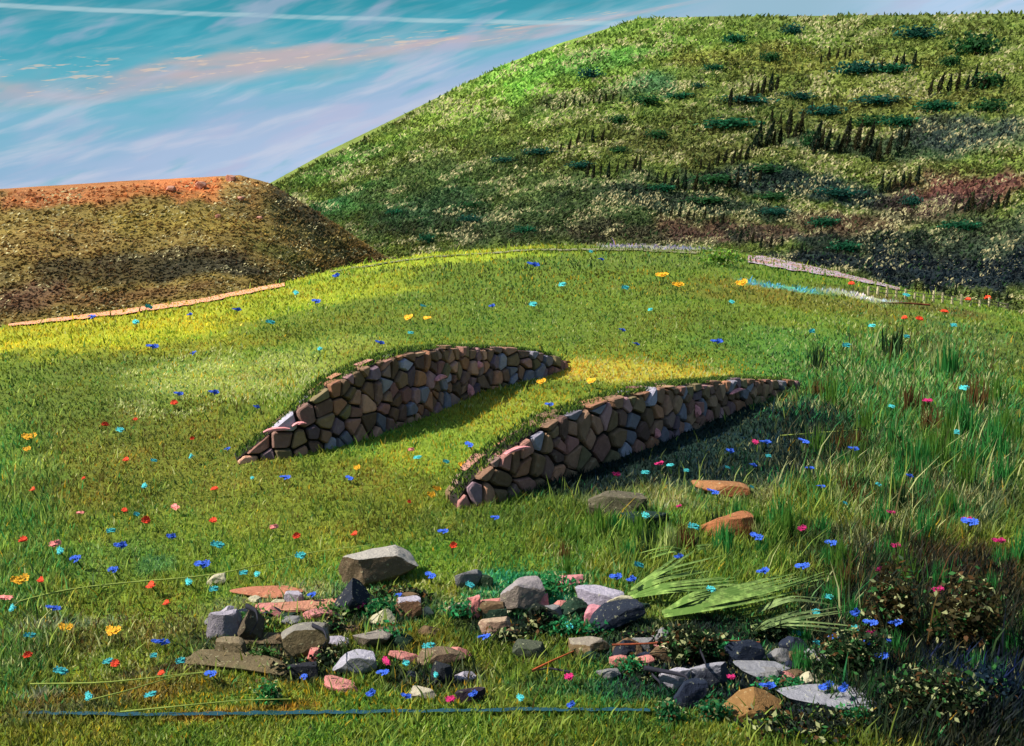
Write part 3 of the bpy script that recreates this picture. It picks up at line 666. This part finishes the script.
# ------------------------------------------------------------------ flowers
def petal_mesh(seed, flat):
    rg = random.Random(seed); V = []; F = []; n = 7
    for k in range(n):
        a = k*2*math.pi/n+rg.uniform(-.15, .15); L_ = rg.uniform(.8, 1.1); b = len(V); up = rg.uniform(.1, .5)
        for (f, ww, zz) in ((.05, .08, 0), (.5, .30, .35*up), (.9, .24, .8*up), (1.05, .05, .7*up)):
            for s in (-1, 1): V.append((math.cos(a)*f*L_-math.sin(a)*ww*s, math.sin(a)*f*L_+math.cos(a)*ww*s, zz))
        for j in range(3): F.append((b+2*j, b+2*j+2, b+2*j+3, b+2*j+1))
    return V, F
FC = {'blue':((52,92,196),'blue'), 'turquoise':((66,176,178),'turquoise'), 'red':((214,66,34),'orange red'), 'magenta':((176,34,96),'magenta'), 'yellow':((232,170,36),'orange yellow'), 'pink':((232,136,128),'pale pink')}
M_stem = flat_mat('flower_stem', (70,110,40), .6, 6, .3)
def flower_proto(kind, big):
    rgb = FC[kind][0]; mt = flat_mat(kind+'_petal', rgb, .85, 3, .4, rough=.7); ye = flat_mat(kind+'_eye', tuple(int(q*.6) for q in rgb), .8, 20, .2)
    root = empty('flower', (0, 0, -50))
    V = []; F = []
    # a small head of several blossoms on one plant
    rg = random.Random(kind)
    for k in range(7):
        v, f = petal_mesh(k, 0); ox, oy, oz = rg.uniform(-.6, .6), rg.uniform(-.3, .3), rg.uniform(-.12, .12); b = len(V); tx_ = rg.uniform(-.6, .7)
        for q in v:
            X, Y, Z = q[0]*.52, q[1]*.5, q[2]*.5; V.append((X+ox, Y*math.cos(tx_)+Z*math.sin(tx_)*-1+oy, Y*math.sin(tx_)+Z*math.cos(tx_)+oz+1.))
        F += [tuple(i+b for i in q) for q in f]
    o = mesh_obj('blossom', np.array(V), F, mt, parent=root)
    Vs = []; Fs = []
    for k in range(3):
        ox = (k-1)*.3; b = len(Vs)
        for (zz, rr_) in ((-2.2, .06), (.95, .04)):
            for j in range(4): Vs.append((ox*(.3 if zz < 0 else 1)+rr_*math.cos(j*1.57), rr_*math.sin(j*1.57), zz))
        for j in range(4): Fs.append((b+j, b+(j+1) % 4, b+4+(j+1) % 4, b+4+j))
    mesh_obj('stem', np.array(Vs), Fs, M_stem, parent=root)
    return root
def tl(L, ox, oy): return [(ox+a/2, oy+b/2) for a, b in L]
BL = tl([(457,155),(572,215),(340,330),(238,352),(158,380),(232,400),(409,390),(862,410),(887,320),(990,294),(700,212),(627,448),(434,497),(318,544),(427,606),(614,612),(800,450),(971,536),(740,645),(810,650),(945,645),(768,605),(105,475),(425,45),(510,70),(357,45),(940,145)], 0, 373)
BL += tl([(400,243),(505,142),(582,140),(432,160),(478,190),(594,193),(680,155),(617,230),(488,333),(330,373),(237,423),(583,390),(430,465),(640,345),(790,207),(680,485),(718,505),(770,510),(703,548),(640,533),(80,494),(508,635),(625,630),(656,636),(740,572),(208,412),(502,405),(915,303),(75,65),(745,537),(116,665)], 512, 373)
BL += tl([(187,641),(380,632),(471,623),(305,698),(391,712),(633,607),(671,553),(984,615),(757,687)], 0, 0)+tl([(40,533),(175,523),(217,665),(245,692),(407,688)], 512, 0)
TQ = tl([(240,118),(305,180),(388,172),(290,232),(270,285),(220,325),(430,350),(122,358),(600,372),(485,405),(518,405),(382,422),(427,442),(55,530),(215,580),(305,570),(360,587),(115,610),(835,173),(888,180),(505,212),(180,650),(300,650),(855,555),(812,585),(875,608),(935,430),(30,475)], 0, 373)
TQ += tl([(316,188),(347,200),(265,205),(267,295),(357,320),(427,193),(510,171),(475,230),(662,262),(730,224),(246,396),(395,440),(630,453),(606,487),(683,515),(569,522),(757,487),(770,462),(600,548),(735,470),(757,70),(905,35),(885,122),(18,652),(112,510)], 512, 373)
TQ += tl([(155,508),(102,575),(222,580),(278,624),(437,607),(594,667),(663,698),(43,614),(720,655),(785,678),(785,592),(880,656)], 512, 0)+tl([(292,620),(537,650),(273,652),(592,588),(843,616),(820,670),(640,705)], 0, 0)
RD = tl([(170,215),(250,277),(425,303),(430,237),(815,262),(207,110),(270,95),(253,180),(383,133),(288,303),(592,333),(710,330),(905,352),(48,347),(85,422),(308,432),(337,466),(55,573),(70,240),(350,65),(230,590),(325,605)], 0, 373)+tl([(677,572),(910,605),(950,600),(862,629),(785,640),(810,643)], 512, 0)
MG = tl([(720,467),(777,580),(907,655)], 0, 373)+tl([(298,186),(205,206),(488,142),(335,267),(578,314),(757,280),(832,57),(765,352),(727,401),(851,440),(972,342),(915,510),(712,527),(855,635),(440,613),(119,614),(910,300)], 512, 373)
YL = tl([(40,420),(130,513),(60,130),(55,155),(870,235),(925,190),(1000,150),(715,190),(228,527),(985,168),(860,245)], 0, 373)+tl([(460,573),(300,560),(330,575)], 512, 0)+tl([(30,105),(10,130),(160,20),(60,20)], 512, 373)+tl([(855,640),(820,640)], 0, 0)
PKF = tl([(355,272),(108,347),(545,313),(160,283),(820,155),(10,455)], 0, 373)
BIG = {(85,480.5):1.8, (204.5,568):1.5}
def zone(px_, py_):
    lf = px_ < 300
    if py_ < 345: return 'on the upper meadow under the brown hill' if px_ < 420 else 'on the upper meadow under the green hill'
    if py_ < 470:
        if px_ < 340: return 'left of the upper wall'
        if px_ < 620: return 'between the two stone walls'
        return 'right of the lower wall'
    if py_ < 560: return 'above the left boulders' if px_ < 420 else ('below the lower wall' if px_ < 780 else 'at the middle right edge')
    if px_ < 200: return 'in the lower left corner'
    if px_ < 440: return 'among the left boulders'
    if px_ < 650: return 'among the middle boulders'
    return 'in the dark lower right corner'
rf = random.Random(4)
for kind, pts in (('blue',BL),('turquoise',TQ),('red',RD),('magenta',MG),('yellow',YL),('pink',PKF)):
    proto = flower_proto(kind, 1); first = True
    for (px_, py_) in pts:
        lf_ = .10+.28*float(dens(np.array([px_]), np.array([py_]), LONE)[0]); up_ = lambda x_, y_: meadow(x_, y_)+lf_
        X, Y, Z, rr_ = at(px_, py_+2, up_); Z += 0
        o = proto if first else copy_tree(proto); first = False
        s_ = rr_/FPX*rf.uniform(3.3, 5.0)*{'yellow':1.15}.get(kind, 1)*(1.45 if (py_ > 520) else 1.0)
        o.location = (X, Y, Z+s_*.25); o.scale = (s_*rf.uniform(.8, 1.35), s_, s_*rf.uniform(.7, 1.1)); o.rotation_euler = (rf.uniform(.2, .7), rf.uniform(-.3, .3), rf.uniform(-.9, .9))
        zn = zone(px_, py_); tag(o, '%s wild flower %s' % (FC[kind][1], zn), 'flower', '%s flowers %s' % (FC[kind][1], zn))

# ------------------------------------------------------------------ shrubs and narrow trees on the green hill
def leafy(seed, n, rad, leaf, col, shape='round', wild=False):
    rg = np.random.default_rng(seed); d = rg.normal(size=(n, 3)); d /= np.linalg.norm(d, axis=1)[:, None]
    rr_ = rg.uniform(.45, 1, n)**.6
    lob = 1+.35*fbm(d[:, 0]*2.2+seed, d[:, 2]*2.2+d[:, 1]*1.7, 3, seed)*2
    if wild: lob = .55+1.5*np.clip(fbm(d[:, 0]*3+seed, d[:, 2]*3+d[:, 1]*2.4, 3, seed)+.35, 0, 1); rr_ = rg.uniform(.1, 1, n)
    P = d*(rr_*lob)[:, None]*np.array(rad)
    if shape == 'cone': P[:, :2] *= np.clip(1.15-(P[:, 2]/rad[2]+1)*.5, .08, 1)[:, None]*1.1
    a = rg.normal(size=(n, 3)); a /= np.linalg.norm(a, axis=1)[:, None]; b = np.cross(a, rg.normal(size=(n, 3))); b /= np.linalg.norm(b, axis=1)[:, None]
    s = leaf*rg.uniform(.6, 1.4, n)[:, None]
    V = np.stack([P-a*s, P+b*s*.55, P+a*s, P-b*s*.55], 1).reshape(-1, 3); F = np.arange(n*4).reshape(-1, 4)
    c_ = (lin(col)*ALB)[None]*np.exp(rg.normal(0, .42, n))[:, None]
    if wild == 1:
        q = rg.random(n); c_[q < .10] = lin((196,200,140))*ALB; c_[(q > .10) & (q < .20)] = lin((70,130,66))*ALB; c_[(q > .20) & (q < .27)] = lin((110,76,44))*ALB
    return V, F, np.repeat(c_, 4, 0)
M_bark = flat_mat('bark', (84,64,44), .7, 6, .4)
def cone(r0, r1, h, n=7, bend=.1):
    V = []; F = []
    for k in range(4):
        f = k/3
        for j in range(n): a = j*2*math.pi/n; q = r0+(r1-r0)*f; V.append((q*math.cos(a)+bend*f*f*h, q*math.sin(a), h*f))
    for k in range(3):
        for j in range(n): F.append((k*n+j, k*n+(j+1) % n, (k+1)*n+(j+1) % n, (k+1)*n+j))
    return V, F
def plant_proto(name, seed, col, kind):
    root = empty(name, (0, 0, -50))
    if kind == 'shrub':
        V, F, c_ = leafy(seed, 520, (1.15, .8, .55), .12, col, wild=2); V[:, 2] += .45; mesh_obj('crown', V, F, M_blade, c_, parent=root)
        V, F = cone(.10, .04, .5); mesh_obj('trunk', np.array(V), F, M_bark, parent=root)
    else:
        V, F, c_ = leafy(seed, 360, (.26, .26, .5), .07, col, 'cone'); V[:, 2] += .58; mesh_obj('crown', V, F, M_blade, c_, parent=root)
        V, F = cone(.045, .01, .9, bend=.02); mesh_obj('trunk', np.array(V), F, M_bark, parent=root)
    return root
# (px, py, width px, height px)
SH = [(640,86,38,14),(446,40,0,0)]
SHR = [(734,40,22,9),(793,31,18,9),(918,35,34,10),(858,70,34,11),(910,48,0,0),(976,48,36,16),(770,58,18,8),(713,68,16,6),(699,86,12,5),(645,101,28,9),(618,120,18,8),(656,135,20,8),(730,124,50,9),(826,112,32,9),(882,101,40,7),(937,107,32,9),(987,83,24,12),(989,107,26,10),(890,70,34,9),
       (764,169,30,7),(712,180,36,9),(706,200,36,6),(811,142,16,14),(661,188,24,7),(836,193,34,8),(775,212,24,7),(912,202,16,9),(961,226,30,8),(845,247,26,9),(900,122,30,9),(870,122,26,9),(825,222,24,8),(471,219,18,7),(427,239,14,9),(525,230,20,8),(590,75,20,9),(540,152,26,6),(505,160,20,5),(583,165,24,6),(620,150,16,6),(470,205,22,7),(395,212,16,6),(800,97,26,7),(950,62,18,8),(745,100,40,6),(680,96,24,6),(775,196,30,6)]
cols_s = [(34,96,64),(44,88,48),(30,84,70)]
sp = [plant_proto('hill_shrub', 11+i*5, cols_s[i % 3], 'shrub') for i in range(6)]; used = [False]*6; rs = random.Random(2)
def hz(px_, py_):
    return ('high' if py_ < 80 else 'midway up' if py_ < 150 else 'low')+' on the green hill, '+('left' if px_ < 640 else 'middle' if px_ < 850 else 'right')+' part'
for (px_, py_, ww, hh_) in SHR:
    if not ww: continue
    X, Y, Z, rr_ = at(px_, py_+hh_*.4, hillR, r0=190, r1=540); i = rs.randrange(6)
    o = sp[i] if not used[i] else copy_tree(sp[i]); used[i] = True
    o.location = (X, Y, Z-.3); o.scale = (ww*rr_/FPX*.56, ww*rr_/FPX*.5, hh_*rr_/FPX*1.15); o.rotation_euler = (0, 0, rs.uniform(-.3, .3))
    tag(o, 'dark teal green low spreading shrub '+hz(px_, py_), 'shrub', 'teal green shrubs '+hz(px_, py_))
TRS = []
def row(x0, y0, x1, y1, n, h_, jit=3):
    for k in range(n): f = k/max(n-1, 1); TRS.append((x0+(x1-x0)*f+rs.uniform(-1.5, 1.5), y0+(y1-y0)*f+rs.uniform(-jit, jit), h_*rs.uniform(.7, 1.2)))
row(730,106,775,92,8,17); row(752,152,800,134,8,22); row(700,170,745,160,7,14); row(812,150,868,150,9,26,5); row(648,182,700,190,8,16); row(545,108,620,100,12,9,2); row(872,72,912,66,5,16)
row(560,150,600,136,6,12,3); row(585,178,640,168,8,14,3); row(880,190,915,186,6,16,4); row(820,62,850,56,5,12,3); row(660,215,720,222,8,12,3); row(740,240,800,250,7,12,3)
row(930,96,1000,84,9,17); row(955,212,1005,205,7,16); row(830,278,1005,300,26,10,2); row(705,190,760,180,6,14); row(870,160,905,150,5,22); row(770,122,830,112,7,12)
tp = [plant_proto('narrow_tree', 31+i, cc, 'tree') for i, cc in enumerate([(40,46,26),(30,50,34),(56,56,30)])]; usedt = [False]*3
for (px_, py_, hh_) in TRS:
    X, Y, Z, rr_ = at(px_, py_+2, hillR, r0=190, r1=540); i = rs.randrange(3)
    o = tp[i] if not usedt[i] else copy_tree(tp[i]); usedt[i] = True; H_ = hh_*rr_/FPX
    o.location = (X, Y, Z-.4); o.scale = (H_*.55, H_*.55, H_); o.rotation_euler = (0, rs.uniform(.05, .3), rs.uniform(-.5, .5))
    tag(o, 'narrow dark tree in a broken row '+hz(px_, py_), 'tree', 'narrow dark trees '+hz(px_, py_))

# ------------------------------------------------------------------ fence at the right end of the crest
M_post = flat_mat('weathered_post', (176,164,130), .7, 2, .4, alt=(60,56,48)); M_wire = flat_mat('fence_wire', (120,112,100), .6, 9, .2)
pts = [(868+i*9.3, 294.5+i*.93*1.05+(.6*math.sin(i*1.3))) for i in range(16)]
W_ = [at(a, b+1) for a, b in pts]; o0 = W_[8]
fr = tag(empty('fence', o0[:3]), 'low fence of pale posts along the right end of the meadow crest', 'fence')
tops = []
for (X, Y, Z, rr_) in W_:
    V, F = cone(.10, .08, rs.uniform(.6, .95), 6, rs.uniform(-.04, .04)); V = np.array(V)+np.array([X-o0[0], Y-o0[1], Z-o0[2]-.1]); F = F+[tuple(18+j for j in range(6))]
    mesh_obj('post', V, F, M_post, parent=fr); tops.append((X-o0[0], Y-o0[1], Z-o0[2]))
for hgt in (.3, .55):
    V = []; F = []
    for (a, b, c_) in tops:
        for j in range(4): V.append((a+.025*math.cos(j*1.57), b+.0, c_+hgt+.025*math.sin(j*1.57)))
    for k in range(len(tops)-1):
        for j in range(4): F.append((k*4+j, k*4+(j+1) % 4, (k+1)*4+(j+1) % 4, (k+1)*4+j))
    mesh_obj('wire', np.array(V), F, M_wire, parent=fr)

# ------------------------------------------------------------------ tall plants
def ribbon(pts, w0, mat, name, parent, taper=True, seed=0):
    """a long leaf with a folded midrib through world points (already relative to parent)"""
    P = np.array(pts, float); n = 16; tt_ = np.linspace(0, 1, len(P)); t2 = np.linspace(0, 1, n)
    # quadratic smoothing through Catmull-like interpolation
    Q = np.stack([np.interp(t2, tt_, P[:, k]) for k in range(3)], 1)
    for _ in range(3): Q[1:-1] = (Q[:-2]+Q[1:-1]*2+Q[2:])/4
    d = np.gradient(Q, axis=0); sd_ = np.cross(d, np.array([0, -.35, 1.])); sd_ /= np.linalg.norm(sd_, axis=1)[:, None]+1e-9
    wv_ = w0*np.sin(np.clip(t2*.95+.05, 0, 1)*math.pi)**.6 if taper else np.full(n, w0)
    V = []; F = []
    for i in range(n):
        V += [Q[i]-sd_[i]*wv_[i]*.5, Q[i]+np.array([0, 0, -.2*wv_[i]]), Q[i]+sd_[i]*wv_[i]*.5]
    for i in range(n-1):
        for k in (0, 1): F.append((i*3+k, i*3+k+1, (i+1)*3+k+1, (i+1)*3+k))
    return mesh_obj(name, np.array(V), F, mat, parent=parent, smooth=True)
M_long = flat_mat('pale_leaf', (132,162,80), .55, 9, .5, rough=.9, alt=(96,130,56)); M_long2 = flat_mat('grey_leaf', (124,146,86), .55, 9, .45, rough=.8, alt=(90,112,62))
def leaf_tuft(root_px, leaves, mat, label):
    X, Y, Z, rr_ = at(*root_px); root = tag(empty('long_leaved_plant', (X, Y, Z)), label, 'plant', None)
    for (pl, wpx) in leaves:
        pts = []
        for k, (a, b) in enumerate(pl):
            f = k/(len(pl)-1); bump_ = .10+.32*math.sin(f*math.pi*.85)
            aa, tt_ = ray(a, b); # hits a surface lifted above the ground
            A, Rr = solve_r(aa, tt_, lambda x_, y_: meadow(x_, y_)+bump_, 4, None)
            x_, y_ = Rr[0]*math.sin(A[0]), Rr[0]*math.cos(A[0]); pts.append((x_-X, y_-Y, meadow1(x_, y_)+bump_-Z))
        for q_ in range(6):
            o_ = random.Random(int(pl[1][0]*10)+q_*7); J = np.array([o_.uniform(-.05, .05), 0, 0]); pw = np.array(pts, float)
            off = (q_-2.5)*wpx*.24*rr_/FPX; e = np.linspace(0, 1, len(pw))[:, None]
            pw = pw+np.array([0, off*2.2, off*.4])*(.15+e*(1.3-e*.5))+J*e; pw = pw[0]+(pw-pw[0])*o_.uniform(.68, 1.04)
            ribbon(pw, wpx*.26*rr_/FPX, mat, 'leaf', root)
    return root
leaf_tuft((630,596), [([(628,594),(668,572),(722,560)],11),([(630,597),(680,584),(760,578)],12),([(630,590),(665,570),(700,546)],9)], M_long, 'pale green long-leaved plant fanning right from the lilac block')
leaf_tuft((664,614), [([(662,612),(720,595),(780,580),(836,567)],14),([(664,616),(730,602),(790,588),(838,572)],11),([(666,610),(700,592),(752,580)],9)], M_long, 'pale green plant with the longest leaves, above the dark bush')
leaf_tuft((755,626), [([(752,626),(800,622),(862,628)],9),([(754,630),(790,616),(850,606)],8),([(757,612),(790,596),(830,600)],8),([(752,634),(770,622),(800,612)],7)], M_long2, 'grey green long-leaved plant above the grey slabs')
leaf_tuft((684,556), [([(690,552),(668,548),(640,556)],7),([(690,552),(700,546),(716,545)],6)], M_long, 'small pale long-leaved plant under the orange boulder')
# long fallen stems lying in the short grass
M_st = flat_mat('straw_stem', (150,166,76), .60, 5, .25)
def stem(pl, wpx, label, mat=M_st, lift=.16):
    pts = []; X, Y, Z, rr_ = at(*pl[0]); root = tag(empty('fallen_stem', (X, Y, Z)), label, 'grass stem')
    xs_ = np.array(pl, float); n = 30; tq = np.linspace(0, 1, n); t0 = np.linspace(0, 1, len(pl)); qx = np.interp(tq, t0, xs_[:, 0]); qy = np.interp(tq, t0, xs_[:, 1])
    for _ in range(6): qx[1:-1] = (qx[:-2]+qx[1:-1]*2+qx[2:])/4; qy[1:-1] = (qy[:-2]+qy[1:-1]*2+qy[2:])/4
    A, Rr = solve_r(*ray(qx, qy), lambda x_, y_: meadow(x_, y_)+lift, 4, None); x_ = Rr*np.sin(A); y_ = Rr*np.cos(A); z_ = meadow(x_, y_)+lift
    V = []; F = []
    for i in range(n):
        w_ = wpx*Rr[i]/FPX*.5*(1-.6*tq[i])
        for j in range(5): a = j*2*math.pi/5; V.append((x_[i]-X+0*a, y_[i]-Y+w_*math.cos(a), z_[i]-Z+w_*math.sin(a)))
    for i in range(n-1):
        for j in range(5): F.append((i*5+j, i*5+(j+1) % 5, (i+1)*5+(j+1) % 5, (i+1)*5+j))
    me_ = mesh_obj('stalk', np.array(V), F, mat, parent=root, smooth=True)
    return root
stem([(12,604),(60,590),(130,582),(200,577),(250,568),(300,553),(370,545)], 2.2, 'longest pale fallen stem curving across the slope left of the boulders')
stem([(30,684),(100,683),(150,678),(190,673),(225,671)], 1.8, 'pale fallen stem below the flat brown slab, lowest left')
stem([(90,700),(130,690),(175,676),(215,671)], 1.7, 'pale fallen stem rising towards the flat brown slab')
stem([(120,712),(180,706),(240,700),(290,699)], 2., 'pale fallen stem along the blue rill')
stem([(570,672),(548,668),(534,671)], 3., 'short dark curved root beside the brown boulder', flat_mat('dark_root', (40,36,44), .8, 8, .3), .1)
stem([(532,671),(552,661),(574,651)], 3.6, 'straight rust coloured stick left of the brown boulder', flat_mat('rust_stick', (170,84,44), .8, 8, .3), .22)
stem([(612,645),(660,643),(720,640),(760,642)], 2.6, 'long thin rust stem behind the dark bush', flat_mat('rust_stem', (120,58,34), .8, 8, .3), .3)
stem([(930,305),(905,303),(880,303)], 2.0, 'brown fallen stem near the fence', flat_mat('brown_stem', (110,54,36), .8, 8, .3), .3)
stem([(780,436),(830,432),(890,428),(950,420)], 2.0, 'thin straw stem across the tall grass on the right')
M_root = flat_mat('black_root', (34,34,44), .85, 8, .3)
stem([(644,668),(668,672),(686,676),(690,684)], 6., 'black root lying over the lilac rock', M_root, .28)
stem([(700,650),(706,664),(706,676),(698,684)], 6., 'black arching root right of the lilac rock', M_root, .30)
stem([(648,664),(652,675),(660,682),(660,694)], 5., 'black crooked root left of the lilac rock', M_root, .22)
stem([(246,606),(256,610),(258,622),(250,634)], 6., 'black arched root over the brown dark-edged boulder', M_root, .55)
stem([(312,625),(324,630),(327,640),(322,648)], 5., 'black root arched over the grey brown boulder', M_root, .5)

# leafy bushes of the lower right and between boulders
def bush(px_, py_, ww, hh_, col, n, label, leafpx=3.2, stems=False):
    X, Y, Z, rr_ = at(px_, py_+hh_/2); W2_ = ww*rr_/FPX/2; H2_ = hh_*rr_/FPX/2; root = tag(empty('bush', (X, Y, Z)), label, 'bush')
    V, F, c_ = leafy(int(px_), n, (W2_, W2_*.55, H2_), leafpx*rr_/FPX, col, wild=True); V[:, 2] += H2_*.8; V = V[:]; mesh_obj('foliage', V, F, M_blade, c_, parent=root)
    Vs, Fs = cone(.04, .015, H2_*1.3, 6, .1); mesh_obj('trunk', np.array(Vs)+np.array([0, 0, -.05]), Fs, M_bark, parent=root)
    return root
bush(690,640,70,44,(32,46,22), 1500, 'black green bush above the arching root')
bush(540,618,34,34,(28,40,24), 600, 'small black green bush behind the middle boulders')
bush(668,709,28,26,(44,110,66), 500, 'emerald leafy plant left of the navy block at the bottom', 2.6)
bush(712,706,36,30,(42,108,66), 600, 'emerald leafy plant right of the navy block at the bottom', 2.6)
bush(270,690,32,30,(56,132,70), 500, 'emerald leafy plant below the left boulder cluster', 2.6)
bush(382,606,44,22,(44,116,66), 500, 'emerald leafy plant right of the dark pointed rock', 2.6)
bush(522,566,0.1,0.1,(52,140,76), 3, 'x') if False else None
bush(545,582,70,22,(52,140,80), 700, 'bright emerald plant along the top of the middle boulders', 2.6)
bush(560,625,44,22,(44,128,76), 500, 'bright emerald plant left of the navy rock', 2.6)
bush(400,592,60,16,(30,44,24), 500, 'flat dark bush right of the wide pale boulder')
bush(155,588,0.1,.1,(1,1,1), 3, 'x') if False else None
bush(720,256,50,20,(112,150,52), 700, 'light green tussock bush on the meadow crest under the green hill', 1.6)
bush(890,600,60,90,(64,56,28), 1600, 'brown leaved bush in the lower right, left of two')
bush(968,610,70,90,(66,60,32), 1800, 'brown leaved bush against the right side, right of two')
bush(850,650,80,60,(36,58,30), 1700, 'dark green bush left of the brown leaved bushes')
bush(930,690,110,60,(40,52,28), 2200, 'dark olive bush in the bottom right corner')
bush(985,685,60,40,(24,46,60), 1000, 'blue black bush at the extreme bottom right')
bush(770,628,50,22,(34,56,34), 700, 'dark green bush behind the grey slabs')
bush(800,720,120,22,(30,40,32), 1200, 'low black green bush under the broad grey slab')
for k_ in range(26):
    cx_, cy_, wh = rb.choice([(290,640,'among the left boulders'), (390,625,'right of the left boulders'), (545,620,'among the middle boulders'), (690,665,'around the black roots'), (790,690,'around the broad grey slab'), (880,640,'in the dark lower right corner'), (960,650,'in the dark lower right corner')])
    nm_, rgb_ = rb.choice([('dark green', (26,40,26)), ('emerald', (48,136,80)), ('black green', (22,34,26)), ('mid green', (70,110,50))])
    o = bush(cx_+rb.gauss(0, 40), min(cy_+rb.gauss(0, 18), 712), rb.uniform(24, 60), rb.uniform(12, 24), rgb_, 320, 'low '+nm_+' leafy plant '+wh, 2.6); o['group'] = 'low '+nm_+' leafy plants '+wh
# tall blade tufts standing on the right (each a plant of its own)
def tuft_proto(seed, col, n=46):
    rg = np.random.default_rng(seed); root = empty('grass_tussock', (0, 0, -50)); x_ = rg.normal(0, .13, n); y_ = rg.normal(0, .10, n)
    cols = (lin(col)*ALB)[None]*np.exp(rg.normal(0, .25, n))[:, None]
    o = blades('blades', x_, y_, np.zeros(n), rg.uniform(.5, 1.05, n), np.full(n, .035), cols, M_blade, .10, parent=root); return root
TC = [((58,130,60),'bright green'),((100,74,40),'brown'),((92,132,48),'light green'),((40,66,36),'dark green'),((170,180,110),'straw')]
tps = [tuft_proto(60+i, c_[0]) for i, c_ in enumerate(TC)]; ut = [False]*5
for k in range(150):
    if k < 95: px_, py_ = rs.gauss(890, 70), rs.gauss(460, 55)
    elif k < 120: px_, py_ = rs.uniform(560, 830), rs.uniform(510, 565)
    else: px_, py_ = rs.uniform(780, 1015), rs.uniform(560, 700)
    px_ = min(max(px_, 560), 1040); py_ = min(max(py_, 345), 720)
    if 560 < px_ < 812 and py_ < 505: continue
    i = rs.choices(range(5), (7, 2, 5, 3, 1.2))[0]; X, Y, Z, rr_ = at(px_, py_+12)
    o = tps[i] if not ut[i] else copy_tree(tps[i]); ut[i] = True; s_ = rr_/FPX*rs.uniform(22, 42)
    o.location = (X, Y, Z-.02); o.scale = (s_*1.1, s_, s_); o.rotation_euler = (0, 0, rs.uniform(-.6, .6))
    zn = zone(px_, py_); tag(o, TC[i][1]+' tussock of tall upright blades '+zn, 'grass tussock', TC[i][1]+' tussocks '+zn)
for i in range(5):
    if not ut[i]: print('unused', i)

# ------------------------------------------------------------------ labels that tell repeats apart: counted within their group, from the left
bpy.context.view_layer.update()
ORD = ('leftmost second third fourth fifth sixth seventh eighth ninth tenth eleventh twelfth thirteenth fourteenth fifteenth sixteenth seventeenth eighteenth nineteenth twentieth').split()+['twenty-'+q for q in 'first second third fourth fifth sixth seventh eighth ninth'.split()]+['thirtieth']
ORD += [p_+'-'+q for p_ in ('thirty', 'forty', 'fifty') for q in 'first second third fourth fifth sixth seventh eighth ninth tenth'.split()]
byl = {}
for o in COL.objects:
    if o.parent is None and 'label' in o and o.get('group') and o.get('category') in ('flower', 'shrub', 'tree', 'grass tussock', 'rock', 'stone', 'bush'): byl.setdefault((o['group'], o['label']), []).append(o)
for (g, lb), L_ in byl.items():
    L_.sort(key=lambda o: float(pix(*o.location)[0])); n = len(L_)
    if n == 1: L_[0]['label'] = 'the only '+lb if len(lb.split()) < 15 else lb; continue
    for i, o in enumerate(L_):
        if i == n-1: t_ = 'rightmost'
        elif i == 0: t_ = 'leftmost'
        else: t_ = ORD[i]+' from left'
        o['label'] = t_+' of '+g
